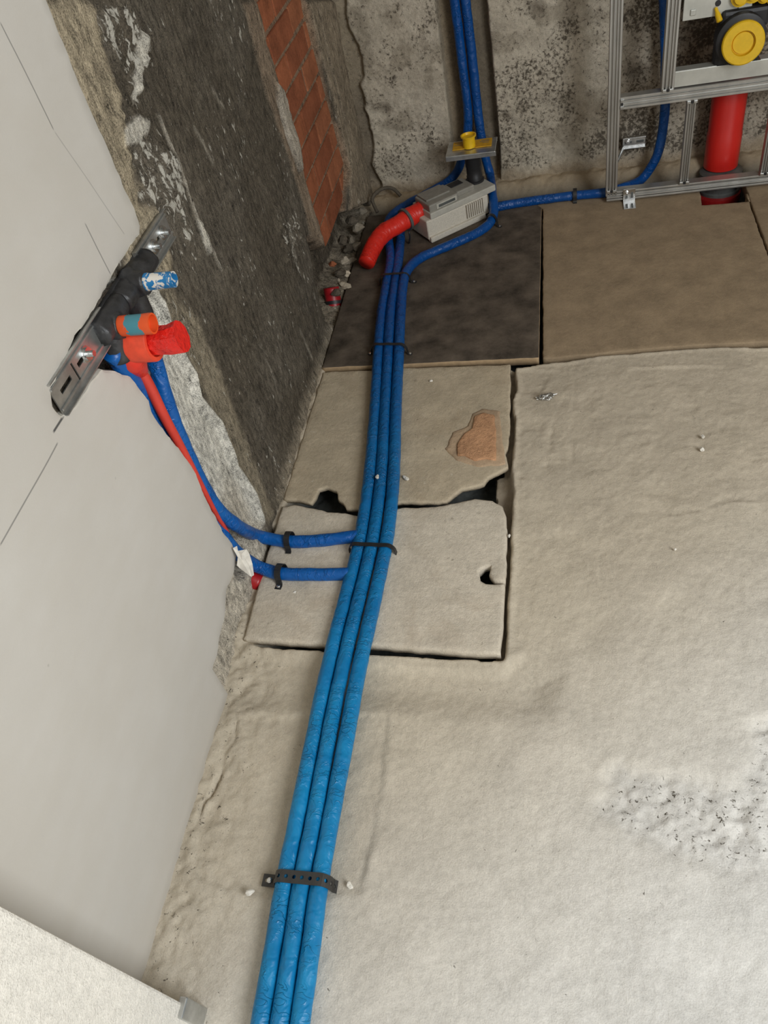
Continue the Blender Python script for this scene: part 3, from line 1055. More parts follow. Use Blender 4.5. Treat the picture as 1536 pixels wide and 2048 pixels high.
# ------------------------------------------------------------------ BLUE INSULATED PIPES
R_ = .0143
zf = .0165
bundle = [(2190, 497, 538, 579), (2048, 521, 560, 600), (1900, 546, 583, 621), (1757, 570, 605, 641), (1630, 596, 630, 664), (1508, 620, 652, 687), (1340, 655, 685, 718), (1200, 690, 718, 749), (1095, 717, 743, 771), (1020, 730, 755, 782), (940, 740, 764, 788), (820, 750, 770, 792), (700, 757, 777, 798), (630, 763, 781, 801)]
zl = lambda y: .0235 if y < 735 else zf
A_ = [F(b[1], b[0], zl(b[0])) for b in bundle] + [F(772, 572, .0235), F(781, 520, .026), F(776, 470, .03), F(778, 440, .035), F(800, 418, .045)]
B_ = [F(b[2], b[0], zl(b[0])) for b in bundle] + [F(789, 575, .0235), F(797, 520, .0235), F(801, 480, .0235), F(803, 445, .0235), F(830, 412, .0235)]
C_ = [F(b[3], b[0], zl(b[0])) for b in bundle] + [F(806, 570, .026), F(815, 540, .030), F(840, 517, .025), F(895, 492, .0235), F(950, 468, .0235), F(978, 448, .025), F(988, 425, .035), F(985, 390, .06)]
A_ += [np.array((.26, -.075, .055)), B(902, 358, -.030), B(920, 330, -.022), B(936, 250, -.012), B(925, 130, -.008), B(909, 0, -.006), B(897, -110, -.006), np.array((B(897, -110, -.006)[0], -.006, 1.0)), np.array((B(897, -110, -.006)[0], -.006, 1.34))]
B_ += [np.array((.25, -.105, .02)), np.array((.36, -.115, .02)), F(975, 416, .02), F(1020, 409, .019), F(1085, 399, .018), F(1150, 391, .018), F(1215, 384, .02), F(1250, 374, .024), B(1285, 357, -.088), B(1311, 318, -.08), B(1322, 280, -.072), B(1329, 230, -.065), B(1331, 180, -.06), B(1331, 90, -.055), B(1328, 0, -.05), B(1325, -90, -.05), np.array((B(1325, -90, -.05)[0], -.05, .95))]
C_ += [B(980, 350, -.045), B(972, 320, -.032), B(959, 250, -.018), B(946, 130, -.008), B(931, 0, -.006), B(919, -110, -.006), np.array((B(919, -110, -.006)[0], -.006, 1.0)), np.array((B(919, -110, -.006)[0], -.006, 1.34))]
GP = 'blue insulated water pipes across the floor'
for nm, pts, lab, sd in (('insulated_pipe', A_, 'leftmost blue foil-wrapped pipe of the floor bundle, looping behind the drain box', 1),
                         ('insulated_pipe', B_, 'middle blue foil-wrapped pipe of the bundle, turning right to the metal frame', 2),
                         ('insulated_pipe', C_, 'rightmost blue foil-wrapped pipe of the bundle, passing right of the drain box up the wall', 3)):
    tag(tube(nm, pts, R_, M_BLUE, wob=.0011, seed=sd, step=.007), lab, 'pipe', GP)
D_ = [W(276, 600, .012), W(290, 640, .004), W(308, 715, -.004), W(340, 825, -.006), W(392, 945, -.006), W(430, 1012, -.002), W(468, 1047, .008), F(520, 1073, .035), F(575, 1083, .019), F(640, 1081, .0165), F(716, 1072, .0165)]
E_ = [W(222, 705, .010), W(245, 735, .002), W(290, 800, -.012), W(345, 893, -.016), W(400, 990, -.016), W(440, 1062, -.012), W(472, 1103, .0), F(515, 1133, .032), F(560, 1147, .019), F(620, 1149, .0165), F(699, 1148, .0165)]
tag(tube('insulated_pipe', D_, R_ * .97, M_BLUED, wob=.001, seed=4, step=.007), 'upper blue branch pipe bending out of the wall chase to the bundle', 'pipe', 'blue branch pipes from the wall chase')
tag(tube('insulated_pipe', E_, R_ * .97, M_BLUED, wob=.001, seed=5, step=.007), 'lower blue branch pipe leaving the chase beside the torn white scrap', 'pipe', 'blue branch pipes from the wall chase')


# ------------------------------------------------------------------ STRAPS
def band_path(path, width, thick, wdir, name, mat, parent, holes=False, hole_r=.0032, pitch=.0125):
    """strip of real thickness along path (list of points), wdir across"""
    C = resample(path, .002) if not holes else resample(path, .002)
    wd = np.array(wdir, float)
    wd /= np.linalg.norm(wd)
    ln = np.concatenate([[0], np.cumsum(np.linalg.norm(np.diff(C, axis=0), axis=1))])
    T = np.gradient(C, axis=0)
    T /= np.linalg.norm(T, axis=1)[:, None]
    Nn = np.cross(wd, T)
    V, Fc = [], []

    def at(s, u, side):
        p = np.array([np.interp(s, ln, C[:, j]) for j in range(3)])
        q = np.array([np.interp(s, ln, Nn[:, j]) for j in range(3)])
        return p + wd * u + q * thick * side
    if not holes:
        ss = np.linspace(0, ln[-1], max(6, int(ln[-1] / .004)))
        for s in ss:
            for u, sd in ((-width / 2, -.5), (width / 2, -.5), (width / 2, .5), (-width / 2, .5)): V.append(at(s, u, sd))
        for i in range(len(ss) - 1):
            for k in range(4):
                k2 = (k + 1) % 4
                Fc.append((i * 4 + k, i * 4 + k2, i * 4 + 4 + k2, i * 4 + 4 + k))
        Fc += [(3, 2, 1, 0), tuple(len(V) - 4 + k for k in range(4))]
    else:
        n = int(ln[-1] / pitch)
        pt = ln[-1] / n
        for c in range(n):
            s0 = (c + .5) * pt
            sq = [(1, 0), (1, 1), (0, 1), (-1, 1), (-1, 0), (-1, -1), (0, -1), (1, -1)]
            b0 = len(V)
            for sd in (-.5, .5):
                for a, b in sq: V.append(at(s0 + a * pt / 2, b * width / 2, sd))
                for a, b in sq:
                    L = math.hypot(a, b)
                    V.append(at(s0 + a / L * hole_r, b / L * hole_r, sd))
            for k in range(8):
                k2 = (k + 1) % 8
                Fc.append((b0 + k, b0 + k2, b0 + 8 + k2, b0 + 8 + k))
                Fc.append((b0 + 16 + k2, b0 + 16 + k, b0 + 24 + k, b0 + 24 + k2))
                Fc.append((b0 + 8 + k, b0 + 8 + k2, b0 + 24 + k2, b0 + 24 + k))
                Fc.append((b0 + k2, b0 + k, b0 + 16 + k, b0 + 16 + k2))
    return meshobj(name, V, Fc, mat, parent)


def screw(p, parent, r=.0045, axis=(0, 0, 1), mat=None):
    lathe('screw', p, axis, [(-.004, r * .5), (0, r), (.0015, r), (.003, r * .6)], mat or M_ZINCB, parent, 12)


def strap(pl, pr, width, label, tabl=.02, tabr=.02, holes=False, mat=None, lift=.001, group=None, top=None, npipes=3):
    """strap over pipes between floor points pl and pr"""
    mat = mat or M_STRAP
    pl, pr = np.array(pl, float), np.array(pr, float)
    t = (pr - pl) / np.linalg.norm(pr - pl)
    z = np.array([0, 0, 1.])
    hh = 2 * R_ + zf - R_ + .0035 if top is None else top
    o = empty('pipe_strap', (pl + pr) / 2 * np.array([1, 1, 0]), label, 'strap', group)
    base = pl[2]
    path = []
    if tabl > 0: path += [pl - t * tabl + z * lift, pl - t * .004 + z * lift]
    path += [pl - t * .001 + z * .006, pl + t * .001 + z * hh * .62, pl + t * .009 + z * (hh - .002)]
    L = np.linalg.norm(pr - pl)
    for k in range(1, npipes):
        if npipes == 1: break
        path.append(pl + t * L * (k - .5) / npipes * 1.0 + z * hh)
        path.append(pl + t * L * k / npipes + z * (hh - .0008))
    path += [pl + t * (L - .5 * L / npipes) + z * hh] if npipes > 1 else [pl + t * L * .5 + z * hh]
    path += [pr - t * .009 + z * (hh - .002), pr - t * .001 + z * hh * .62, pr + t * .001 + z * .006]
    if tabr > 0: path += [pr + t * .004 + z * lift, pr + t * tabr + z * lift]
    band_path(path, width, .0016, np.cross(t, z), 'band', mat, o, holes)
    if tabl > .008: screw(pl - t * tabl * .55 + z * (lift + .001), o)
    if tabr > .008: screw(pr + t * tabr * .55 + z * (lift + .001), o)
    return o


GS = 'straps holding down the blue pipes'
def SP(px, py, base=0.0):
    p = np.array(F(px, py, base + .0155))
    p[2] = base
    return p


def single(px, py, base, pdir, width, label, tl, tr, z=.0165, half=.0185, top=None):
    c = np.array(F(px, py, base + z))
    c[2] = base
    d_ = np.array([pdir[0], pdir[1], 0.]) / math.hypot(*pdir)
    n_ = np.array([-d_[1], d_[0], 0.])
    return strap(c + n_ * half, c - n_ * half, width, label, tl, tr, npipes=1, group=GS, top=top)


def pdirf(a, b): return tuple((np.array(F(*b)) - np.array(F(*a)))[:2])


strap(SP(551, 1757), SP(663, 1768), .019, 'perforated dark steel strap over the near end of the bundle', .026, .006, True, mat_plain('strap_steel', (.055, .053, .05), .45, .3), group=GS)
strap(SP(699, 1098), SP(791, 1102), .0095, 'black strap across the bundle where the branch pipes join', .004, .016, group=GS)
strap(SP(743, 699, .008), SP(814, 699, .008), .009, 'black strap across the bundle at the edge of the dark board', .012, .012, group=GS)
strap(SP(760, 560, .008), SP(820, 556, .008), .009, 'black strap around the bundle just below the red hose', .008, .018, group=GS)
single(580, 1083, .008, pdirf((560, 1082), (600, 1083)), .013, 'short black strap over the upper branch pipe', .003, .008, .010, top=.034)
single(563, 1148, .008, pdirf((545, 1146), (580, 1149)), .014, 'short black strap over the lower branch pipe with a screw tab', .003, .015, .010, top=.034)
single(1150, 391, .004, pdirf((1120, 394), (1180, 388)), .012, 'black clip over the blue pipe along the back wall', .006, .006, .015, top=.036)
single(983, 442, .008, pdirf((965, 458), (990, 425)), .009, 'black strap at the bend beside the white drain base', .002, .014, .018, top=.040)

# ------------------------------------------------------------------ SHOWER DRAIN
p0, p1 = np.array(F(858, 489, .008)), np.array(F(972, 436, .008))
dx = Vector((p1 - p0)[:2].tolist() + [0]).normalized()
dy = Vector((-dx.y, dx.x, 0))
dz = Vector((0, 0, 1))
L0 = float(np.linalg.norm(p1 - p0))
o0 = Vector(p0)
dr = empty('shower_drain', o0 + dx * L0 / 2, 'grey shower drain box on a white foam base with black riser and yellow plug', 'drain')


def dpt(u, v, h): return o0 + dx * u + dy * v + dz * h


# foam base, sides slightly wedge shaped and ragged
bm = bmesh.new()
vs = bm_box(bm, frame(dpt(L0 / 2 + .012, .062, .040), dx, dy, dz), (L0 + .012, .112, .064), .004)
from_bm('foam_base', bm, M_EPS, dr)
bm = bmesh.new()
bm_box(bm, frame(dpt(L0 / 2 + .004, .006, .010), dx, dy, dz), (L0 - .01, .02, .018), .003)
from_bm('foam_foot', bm, M_EPS, dr)
# rough cut grooves on the foam at the right end
for k in range(9):
    box('foam_rib', dpt(L0 * .70 + k * .0075, -.001, .048), (.0045, .004, .045), M_EPS, dr, dx, dy, dz, .001)
box('tray', dpt(.146, .062, .081), (.245, .112, .020), M_GREYL, dr, dx, dy, dz, .003)
bx_ = box('trap_box', dpt(.082, .060, .101), (.108, .092, .024), M_GREYP, dr, dx, dy, dz, .004)
tp = box('trap_cover', dpt(.078, .072, .1155), (.086, .062, .006), mat_plain('trap_cover_grey', (.24, .225, .195), .5), bx_, dx, dy, dz, .0015)
sf = box('slot_frame', dpt(.090, .0135, .101), (.075, .004, .016), M_GREYL, dr, dx, dy, dz, .001)
box('slot', dpt(.090, .0115, .101), (.060, .003, .008), M_COLLAR, sf, dx, dy, dz, .0005)
nk = box('neck', dpt(.168, .068, .099), (.075, .076, .018), M_GREYP, dr, dx, dy, dz, .004)
box('recess', dpt(.165, .082, .1085), (.045, .03, .003), M_BLACK, nk, dx, dy, dz, .0006)
# riser on the right end of tray
riser_c = np.array(F(950, 362, .098))
rc = Vector(riser_c)
lathe('riser_socket', rc - dz * .006, (0, 0, 1), [(0, .030), (.012, .030), (.014, .0275)], M_BLACK, dr)
riser_h = .105
lathe('riser_pipe', rc, (0, 0, 1), [(0, .0255), (.02, .0255), (.022, .024), (.05, .024), (.052, .0255), (riser_h, .0255)], M_BLACK, dr)
ft = rc + dz * riser_h
fl = box('flange', ft + dz * .003, (.155, .105, .005), M_ZINC, dr, (.995, -.03, 0), (.03, .995, 0), dz, .0015)
for s in (-1, 1):
    box('flange_lip', ft + dz * -.003 + Vector((0, s * .052, 0)), (.155, .002, .013), M_ZINC, fl, bev=.0006)
cdo = box('card', ft + Vector((.002, .012, .0075)), (.122, .055, .0025), M_YCARD, dr, bev=.0004)
for (u, v, l) in ((-.040, .028, .03), (-.036, .018, .022), (-.040, .004, .03), (.042, .022, .026), (.040, .012, .03), (.044, .000, .02)):
    box('card_print', ft + Vector((u, .010 + v * .8, .0090)), (l, .0022, .0006), M_COLLAR, cdo, bev=0)
lathe('yellow_plug', ft + Vector((-.006, -.004, .008)), (0, 0, 1), [(0, .019), (.030, .0195), (.032, .024), (.036, .0245), (.0365, .0205), (.030, .0185)], M_YELL, dr)

# red foil hose from the drain
H_ = [F(862, 415, .085), F(842, 422, .082), F(820, 434, .078), F(795, 450, .074), F(768, 466, .070), F(752, 485, .060), F(742, 505, .050), F(733, 526, .040)]
hz = empty('insulated_hose', F(780, 470), 'bent red foil-wrapped waste hose lying in front of the drain box', 'hose')
tube('hose_sleeve', H_, lambda t: .0300 - .004 * t + (.0022 * math.sin(t * 60) * (t > .55)) * (1 - t), M_RED, hz, wob=.0028, seed=9, step=.005)
hd = Vector(F(800, 447, .075) - F(822, 433, .078)).normalized()
lathe('clamp', Vector(F(812, 439, .0765)) - hd * .004, hd, [(0, .030), (0, .0355), (.009, .0355), (.009, .030)], M_COLLAR, hz, 30)
tube('clamp_screw', [F(818, 462, .055), F(820, 474, .035), F(818, 486, .012)], .0028, M_BLACK, hz, 8)

# red pipe end at the foot of the left wall, with dark clamp
rp = empty('waste_pipe', F(672, 630), 'dark red pipe end at the broken foot of the dark wall', 'pipe')
tube('pipe_body', [W(662, 575, -.022), W(667, 605, -.020), W(671, 632, -.018), W(674, 668, -.016)], .024, mat_plain('dark_red_sleeve', (.36, .010, .016), .4), rp, seed=12, step=.006)
lathe('clamp', Vector(W(667, 602, -.020)), Vector(W(671, 632, -.018) - W(667, 602, -.020)).normalized(), [(0, .0245), (0, .028), (.010, .028), (.010, .0245)], M_BLACK, rp, 24)
# red stub where the lower branch enters the floor
rs_ = empty('waste_stub', F(497, 1155), 'short dark red pipe stub beside the lower branch pipe at the floor', 'pipe')
tube('pipe_body', [F(455, 1140, .012), F(476, 1148, .008), F(498, 1157, .004), F(520, 1166, -.008)], .021, mat_plain('dark_red_pvc', (.42, .012, .016), .35), rs_, step=.006)
tube('rim', [F(494, 1155.5, .0045), F(498, 1157, .004), F(502, 1158.5, .003)], .023, M_REDP, rs_, step=.004)

# ------------------------------------------------------------------ TAP CONNECTION BAR on the left wall
bz = .698
by0, by1 = float(W(112, 800, .022)[1]), float(W(338, 448, .012)[1])
bar = empty('mounting_bar', (.0, (by0 + by1) / 2, bz), 'slotted galvanised mounting bar across the wall chase', 'mounting bar')
YA, YB = -1.912, -1.452


def slotted_plate(name, ya_, yb_, zc, h, x, th, slots, mat, parent):
    """plate in the yz plane with rectangular through slots (grid with cells left out)"""
    yb = sorted({ya_, yb_} | {s[0] for s in slots} | {s[1] for s in slots})
    zb = sorted({zc - h / 2, zc + h / 2} | {s[2] for s in slots} | {s[3] for s in slots})
    bm = bmesh.new()
    for i in range(len(yb) - 1):
        for j in range(len(zb) - 1):
            cy, cz = (yb[i] + yb[i + 1]) / 2, (zb[j] + zb[j + 1]) / 2
            if any(s[0] < cy < s[1] and s[2] < cz < s[3] for s in slots): continue
            bm_box(bm, Matrix.Translation((x, cy, cz)), (th, yb[i + 1] - yb[i], zb[j + 1] - zb[j]))
    bmesh.ops.remove_doubles(bm, verts=bm.verts, dist=1e-6)
    return from_bm(name, bm, mat, parent)


zc = bz
pln = [(YA + .018, YA + .050, zc - .0035, zc + .0035), (YA + .062, YA + .066, zc - .016, zc + .016), (YA + .074, YA + .098, zc - .0035, zc + .0035)]
slotted_plate('plate', YA, YA + .175, zc, .052, .010, .002, pln, M_ZINC, bar)
slotted_plate('plate', YB - .14, YB, zc, .052, .010, .002, [(YB - .068, YB - .045, zc - .003, zc + .003)], M_ZINC, bar)
for (a, b) in ((YA, YA + .175), (YB - .14, YB)):
    for s in (-1, 1):
        box('lip', (.0130, (a + b) / 2, zc + s * .025), (.007, b - a, .002), M_ZINC, bar, bev=.0006)
        box('rib', (.0125, (a + b) / 2, zc + s * .016), (.003, b - a, .004), M_ZINC, bar, bev=.001)
box('bar_core', (.006, -1.66, zc), (.008, .20, .040), M_TAPE, bar, bev=.003)
for yy in (-1.812, -1.472 - .012, -1.528):
    bt = lathe('bolt', (.011, yy, zc), (1, 0, 0), [(0, .012), (.002, .012), (.0022, .0095), (.006, .0095), (.0062, .0045), (.014, .0045)], M_ZINCB, bar, 14)
# wall-plate fittings wrapped in black tape, each with its plug
def fitting(y, z, x1, label, down, seed, wl_):
    o = empty('tap_fitting', (.01, y, z), label, 'pipe fitting', 'taped tap fittings')
    tube('elbow_wrap', [(.006, y + .004, z + .004), (.020, y, z), (.034, y, z), (x1, y, z)], lambda t: .023 - .006 * t, M_TAPE, o, wob=.004, seed=seed, step=.003)
    d0 = np.array((.012, y, z - .002))
    tube('leg_wrap', [d0, d0 + (down - d0) * .35, d0 + (down - d0) * .7, down], lambda t: .020 - .003 * t, M_TAPE, o, wob=.0035, seed=seed + 1, step=.004)
    tube('bar_wrap', [(.012, y - wl_[0], bz), (.014, y - .01, bz), (.014, y + .02, bz), (.012, y + wl_[1], bz)], lambda t: .021, M_TAPE, o, wob=.004, seed=seed + 2, step=.005, flat=.9)
    return o


f1 = fitting(-1.640, .700, .042, 'black taped tap fitting carrying the blue plug', W(290, 645, .006), 31, (.05, .075))
lathe('blue_plug', (.036, -1.640, .700), (1, 0, 0), [(0, .0135), (.010, .0135), (.012, .0125), (.052, .0120), (.052, .0105), (.034, .0100)], M_BPLUG, f1, 28)['label'] = 'blue plug smeared with white plaster'
f2 = fitting(-1.738, .690, .034, 'black taped tap fitting carrying the orange plug', W(240, 722, .010), 41, (.032, .045))
lathe('orange_plug', (.030, -1.738, .690), (1, 0, 0), [(0, .0150), (.040, .0150), (.050, .0155), (.054, .0150), (.054, .0125), (.042, .0120)], M_OPLUG, f2, 28)['label'] = 'orange plug with teal label'
# red waste connection below
wc_ = empty('basin_waste', (0, -1.715, .640), 'orange-red sleeved basin waste stub wrapped in red tape', 'pipe')
zy = (-1.722, .650)
lathe('sleeve', (-.005, zy[0], zy[1]), (1, 0, 0), [(0, .030), (.066, .031), (.068, .030), (.068, .024), (.060, .023)], M_ORANGER, wc_, 32)
tube('tape_wrap', [(.055, zy[0], zy[1]), (.07, zy[0], zy[1]), (.09, zy[0], zy[1]), (.108, zy[0] + .002, zy[1] + .002)], lambda t: .021 + .003 * t, mat_plain('red_tape', (.80, .022, .014), .28, var=.15, sc=60, bstr=.9, bdist=.006), wc_, seg=10, wob=.0035, seed=55, step=.009, sm=False)
tube('funnel', [(.012, zy[0], zy[1] - .004), W(262, 716, .014), W(283, 745, .004)], lambda t: .029 - .018 * t, M_RED, wc_, wob=.001, seed=56, step=.005)
tube('waste_line', [W(281, 742, .006), W(300, 775, .008), W(328, 832, .008), W(366, 902, .007), W(404, 975, .004), W(432, 1028, .001), W(456, 1066, -.002)], lambda t: .0098 - .0058 * t, mat_plain('red_film_tube', (.66, .055, .035), .35, sc=20), wc_, step=.008)
cdv = Vector(W(300, 775, .004) - W(281, 742, .004)).normalized()
lathe('clamp', Vector(W(281, 742, .004)), cdv, [(0, .0105), (0, .012), (.010, .012), (.010, .0105)], M_ZINC, wc_, 20)

# ------------------------------------------------------------------ METAL FRAME, CISTERN, SOIL PIPE
FY = -.20
mf = empty('mounting_rack', (1.06, FY, 0), 'slotted aluminium profile frame standing before the back wall', 'frame')


def profile(name, a, b, parent, wd=.034, dp=.034):
    """grooved profile bar from a to b: two rails either side of a channel"""
    a, b = Vector(a), Vector(b)
    z = (b - a).normalized()
    y = Vector((0, 1, 0))
    x = y.cross(z).normalized()
    L = (b - a).length
    m = (a + b) / 2
    bm = bmesh.new()
    bm_box(bm, frame(m + y * dp * .12, x, y, z), (wd * .96, dp * .76, L), .001, 1)
    for s, wd2, off in ((-1, .20, .40), (1, .20, .40), (-1, .13, .14), (1, .13, .14)):
        bm_box(bm, frame(m + x * s * wd * off - y * dp * .32, x, y, z), (wd * wd2, dp * .30, L), .0012, 1)
    return from_bm(name, bm, M_ALU, parent)


def Q(px, py): return B(px, py, FY)
zb = float(B(1222, 390, FY)[2]) + .004
xL = float(Q(1222, 385)[0])
zm = float(Q(1245, 203)[2])
profile('post', (xL, FY, zb), (xL, FY, .95), mf)
xp2 = float(Q(1340, 100)[0])
profile('post', (xp2, FY, zm + .015), (xp2, FY, .95), mf)
profile('rail', (xL + .017, FY, zm), (1.62, FY, zm), mf)
profile('rail', (xL - .014, FY, zb - .002), (1.62, FY, zb - .002), mf, .030, .034)
xp3 = float(Q(1375, 280)[0])
profile('post', (xp3, FY, zb + .012), (xp3, FY, zm - .015), mf, .024, .028)
xp4 = float(Q(1537, 290)[0])
profile('post', (xp4, FY, zb + .012), (xp4, FY, zm - .015), mf, .024, .028)
for (x, z, hor) in ((xp2, zm + .020, 1), (xp3, zm - .020, 1), (xp3, zb + .018, 1), (xp4, zb + .018, 1), (xL, zb + .016, 1), (xL + .022, zm, 0)):
    for s in (-1, 1):
        c = (x + s * .009 * hor, FY - .0185, z + s * .009 * (1 - hor))
        box('connector', c, (.010, .006, .008), M_ZINC, mf, bev=.001)
    lathe('connector_screw', (x, FY - .0185, z), (0, -1, 0), [(0, .0035), (.004, .003)], M_BLACK, mf, 10)
# floor foot bracket
fx = float(F(1258, 410)[0])
fb = box('foot_bracket', (fx, FY - .020, .026), (.036, .003, .044), M_ZINCB, mf, bev=.0008)
fpl = box('foot_plate', (fx, FY - .042, .0065), (.036, .046, .003), M_ZINCB, mf, bev=.001)
for s in (-1, 1):
    box('foot_slot', (fx + s * .008, FY - .05, .0083), (.006, .026, .0014), M_COLLAR, fpl, bev=.0003)
    box('bracket_slot', (fx + s * .008, FY - .0220, .028), (.007, .0016, .018), M_COLLAR, fb, bev=.0003)
lathe('foot_bolt', (fx - .008, FY - .022, .036), (0, -1, 0), [(0, .006), (.004, .006), (.0042, .003), (.007, .003)], M_ZINCB, mf, 8)
# wall anchor bracket
wbp = B(1268, 283, -.03)
wa = empty('wall_anchor', wbp, 'small galvanised anchor bracket screwed to the wall behind the frame', 'bracket')
apl = box('anchor_plate', wbp, (.070, .003, .034), M_ZINCB, wa, bev=.001)
for s in (-1, 1):
    box('anchor_lip', (wbp[0], wbp[1] - .006, wbp[2] + s * .016), (.070, .012, .003), M_ZINCB, wa, bev=.0008)
    box('anchor_slot', (wbp[0] + s * .018, wbp[1] - .002, wbp[2]), (.022, .0016, .007), M_COLLAR, apl, bev=.0003)
lathe('anchor_bolt', (wbp[0] - .020, wbp[1] - .002, wbp[2] + .004), (0, -1, 0), [(0, .007), (.005, .007), (.0052, .0035), (.009, .0035)], M_ZINCB, wa, 8)
tube('anchor_rod', [(wbp[0] - .034, wbp[1] - .01, wbp[2] - .014), (wbp[0] - .05, -.10, wbp[2] - .014), (xL + .004, FY + .01, wbp[2] - .012)], .005, M_ZINC, wa, 8)
# cross channel
cz0 = B(1348, 155, FY - .01)
cz1 = B(1348, 168, FY - .01)
zch = float((cz0[2] + cz1[2]) / 2)
ch_ = box('cross_channel', (1.30, FY - .004, zch), (.66, .004, .040), M_SHEET, mf, bev=.0008)
for a, b in ((.965, 1.085), (1.115, 1.165), (1.195, 1.62)):
    box('channel_lip', ((a + b) / 2, FY + .012, zch + .020), (b - a, .034, .003), M_SHEET, ch_, bev=.0008)
# cistern sheet
sh0, sh1 = B(1357, 44, FY + .01), B(1478, 20, FY + .01)
cs_ = empty('cistern', (1.15, FY, float(sh0[2])), 'grey metal cistern plate with yellow fittings at the top right', 'cistern')
zs_ = float(sh0[2])
box('front_plate', (1.0 + .072, FY + .012, zs_ + .20), (.170, .006, .40), M_SHEET, cs_, bev=.001)
box('front_plate', (1.30, FY + .016, zs_ + .235), (.28, .006, .40), mat_plain('dark_housing', (.10, .10, .095), .5), cs_, bev=.001)
for u in (.012, .13):
    box('plate_clip', (1.0 + u, FY + .007, zs_ + .018), (.014, .005, .014), M_SHEET, cs_, bev=.0015)
lathe('plate_hole', (1.072, FY + .010, zs_ + .030), (0, -1, 0), [(0, .0075), (.0015, .0075)], M_BLACK, cs_, 16)
yv = B(1505, 5, FY - .01)
for (u, w_, r) in ((-.030, .012, .022), (.0, .02, .026), (.028, .006, .017), (.055, .0, .02)):
    lathe('yellow_valve', (float(yv[0]) + u, FY + .012, float(yv[2]) + w_), (0, -1, .15), [(0, r), (.014, r), (.016, r * .75), (.026, r * .7), (.028, r * .4)], M_YELL, cs_, 18)
q = B(1437, 38, FY - .02)
lathe('yellow_nozzle', (float(q[0]) - .006, FY + .004, float(q[2]) + .02), (.35, -.5, -.9), [(0, .004), (.012, .005), (.016, .007), (.034, .008), (.036, .005)], M_YELL, cs_, 14)
# WC elbow with cap
ec = B(1487, 88, FY - .045)
el = empty('wc_elbow', (float(ec[0]), FY, float(ec[2])), 'black toilet outlet elbow closed with a round yellow cap', 'pipe fitting')
ex, ez = float(ec[0]), float(ec[2])
lathe('elbow_collar', (ex - .004, FY + .015, ez + .004), (0, -1, 0), [(0, .062), (.040, .062), (.042, .058)], M_BLACK, el, 36)
box('elbow_block', (ex - .004, FY + .02, ez - .02), (.115, .05, .10), M_BLACK, el, bev=.012)
box('elbow_hood', (ex + .005, FY + .02, ez + .045), (.12, .05, .05), M_BLACK, el, bev=.010)
lathe('yellow_cap', (ex, FY - .030, ez), (-.05, -1, .10), [(0, .050), (.002, .0525), (.014, .0525), (.017, .0495), (.017, .030), (.006, .028), (.006, .0265), (.010, .025)], M_YELL, el, 40)
# red soil pipe
sp0, sp1 = B(1457, 195, -.075), B(1440, 350, -.075)
sx = float((sp0[0] + sp1[0]) / 2)
so = empty('soil_pipe', (sx, -.075, 0), 'thick red vertical soil pipe behind the metal frame', 'pipe')
lathe('pipe_body', (sx, -.075, .02), (0, 0, 1), [(0, .0505), (.10, .0505), (.103, .0490), (.47, .0490)], M_REDP, so, 40)
lathe('floor_collar', (sx, -.095, -.07), (0, 0, 1), [(0, .064), (.030, .064), (.034, .060), (.060, .060), (.064, .063), (.082, .063), (.086, .053)], M_COLLAR, so, 40)
lathe('collar_rim', (sx - .006, -.105, -.075), (0, 0, 1), [(0, .070), (.026, .070), (.027, .062)], mat_plain('dark_red_rim', (.35, .012, .012), .4), so, 36)
ob = B(1434, 115, -.11)
box('red_tab', (float(ob[0]), -.10, float(ob[2])), (.018, .03, .04), M_REDP, el, bev=.003)

# ------------------------------------------------------------------ SMALL THINGS
def stone(name, c, s, mat, label, cat, seed, group=None, flat=.7):
    bm = bmesh.new()
    bmesh.ops.create_icosphere(bm, subdivisions=2, radius=1)
    rr = random.Random(seed)
    ax = [rr.uniform(.65, 1.15), rr.uniform(.65, 1.15), flat * rr.uniform(.8, 1.1)]
    ph = [rr.uniform(0, 9) for _ in range(3)]
    for v in bm.verts:
        k = 1 + .22 * math.sin(v.co.x * 3 + ph[0]) + .18 * math.sin(v.co.y * 4 + ph[1]) + .15 * math.sin(v.co.z * 5 + ph[2])
        v.co = Vector((v.co.x * ax[0] * s * k, v.co.y * ax[1] * s * k, v.co.z * ax[2] * s * k))
    rz = Matrix.Rotation(rr.uniform(0, 6), 4, 'Z')
    mz = min((rz @ v.co).z for v in bm.verts)
    for v in bm.verts: v.co = (rz @ v.co) + Vector(c) - Vector((0, 0, mz))
    return tag(from_bm(name, bm, mat, None), label, cat, group)


# torn white plaster flap hanging by the lower branch pipe
def scrap(name, pts, th, mat, label, cat):
    bm = bmesh.new()
    lo = [bm.verts.new(p) for p in pts]
    n = len(pts)
    nrm = (Vector(pts[1]) - Vector(pts[0])).cross(Vector(pts[2]) - Vector(pts[0])).normalized()
    hi = [bm.verts.new(Vector(p) + nrm * th) for p in pts]
    fa = [bm.faces.new(lo), bm.faces.new(hi[::-1])]
    for i in range(n): bm.faces.new((lo[i], hi[i], hi[(i + 1) % n], lo[(i + 1) % n]))
    bmesh.ops.triangulate(bm, faces=fa)
    return tag(from_bm(name, bm, mat), label, cat)


scrap('paper_scrap', [W(466, 1096, .018), W(474, 1092, .022), W(476, 1101, .026), W(484, 1106, .034), W(493, 1098, .042), W(499, 1108, .046), W(505, 1128, .046), W(508, 1150, .043), W(503, 1153, .043), W(499, 1132, .042), W(490, 1117, .036), W(484, 1121, .030), W(480, 1136, .022), W(474, 1130, .020), W(476, 1114, .024)], .0012, M_PAPER, 'torn white paper scrap sticking out at the foot of the white wall', 'scrap')
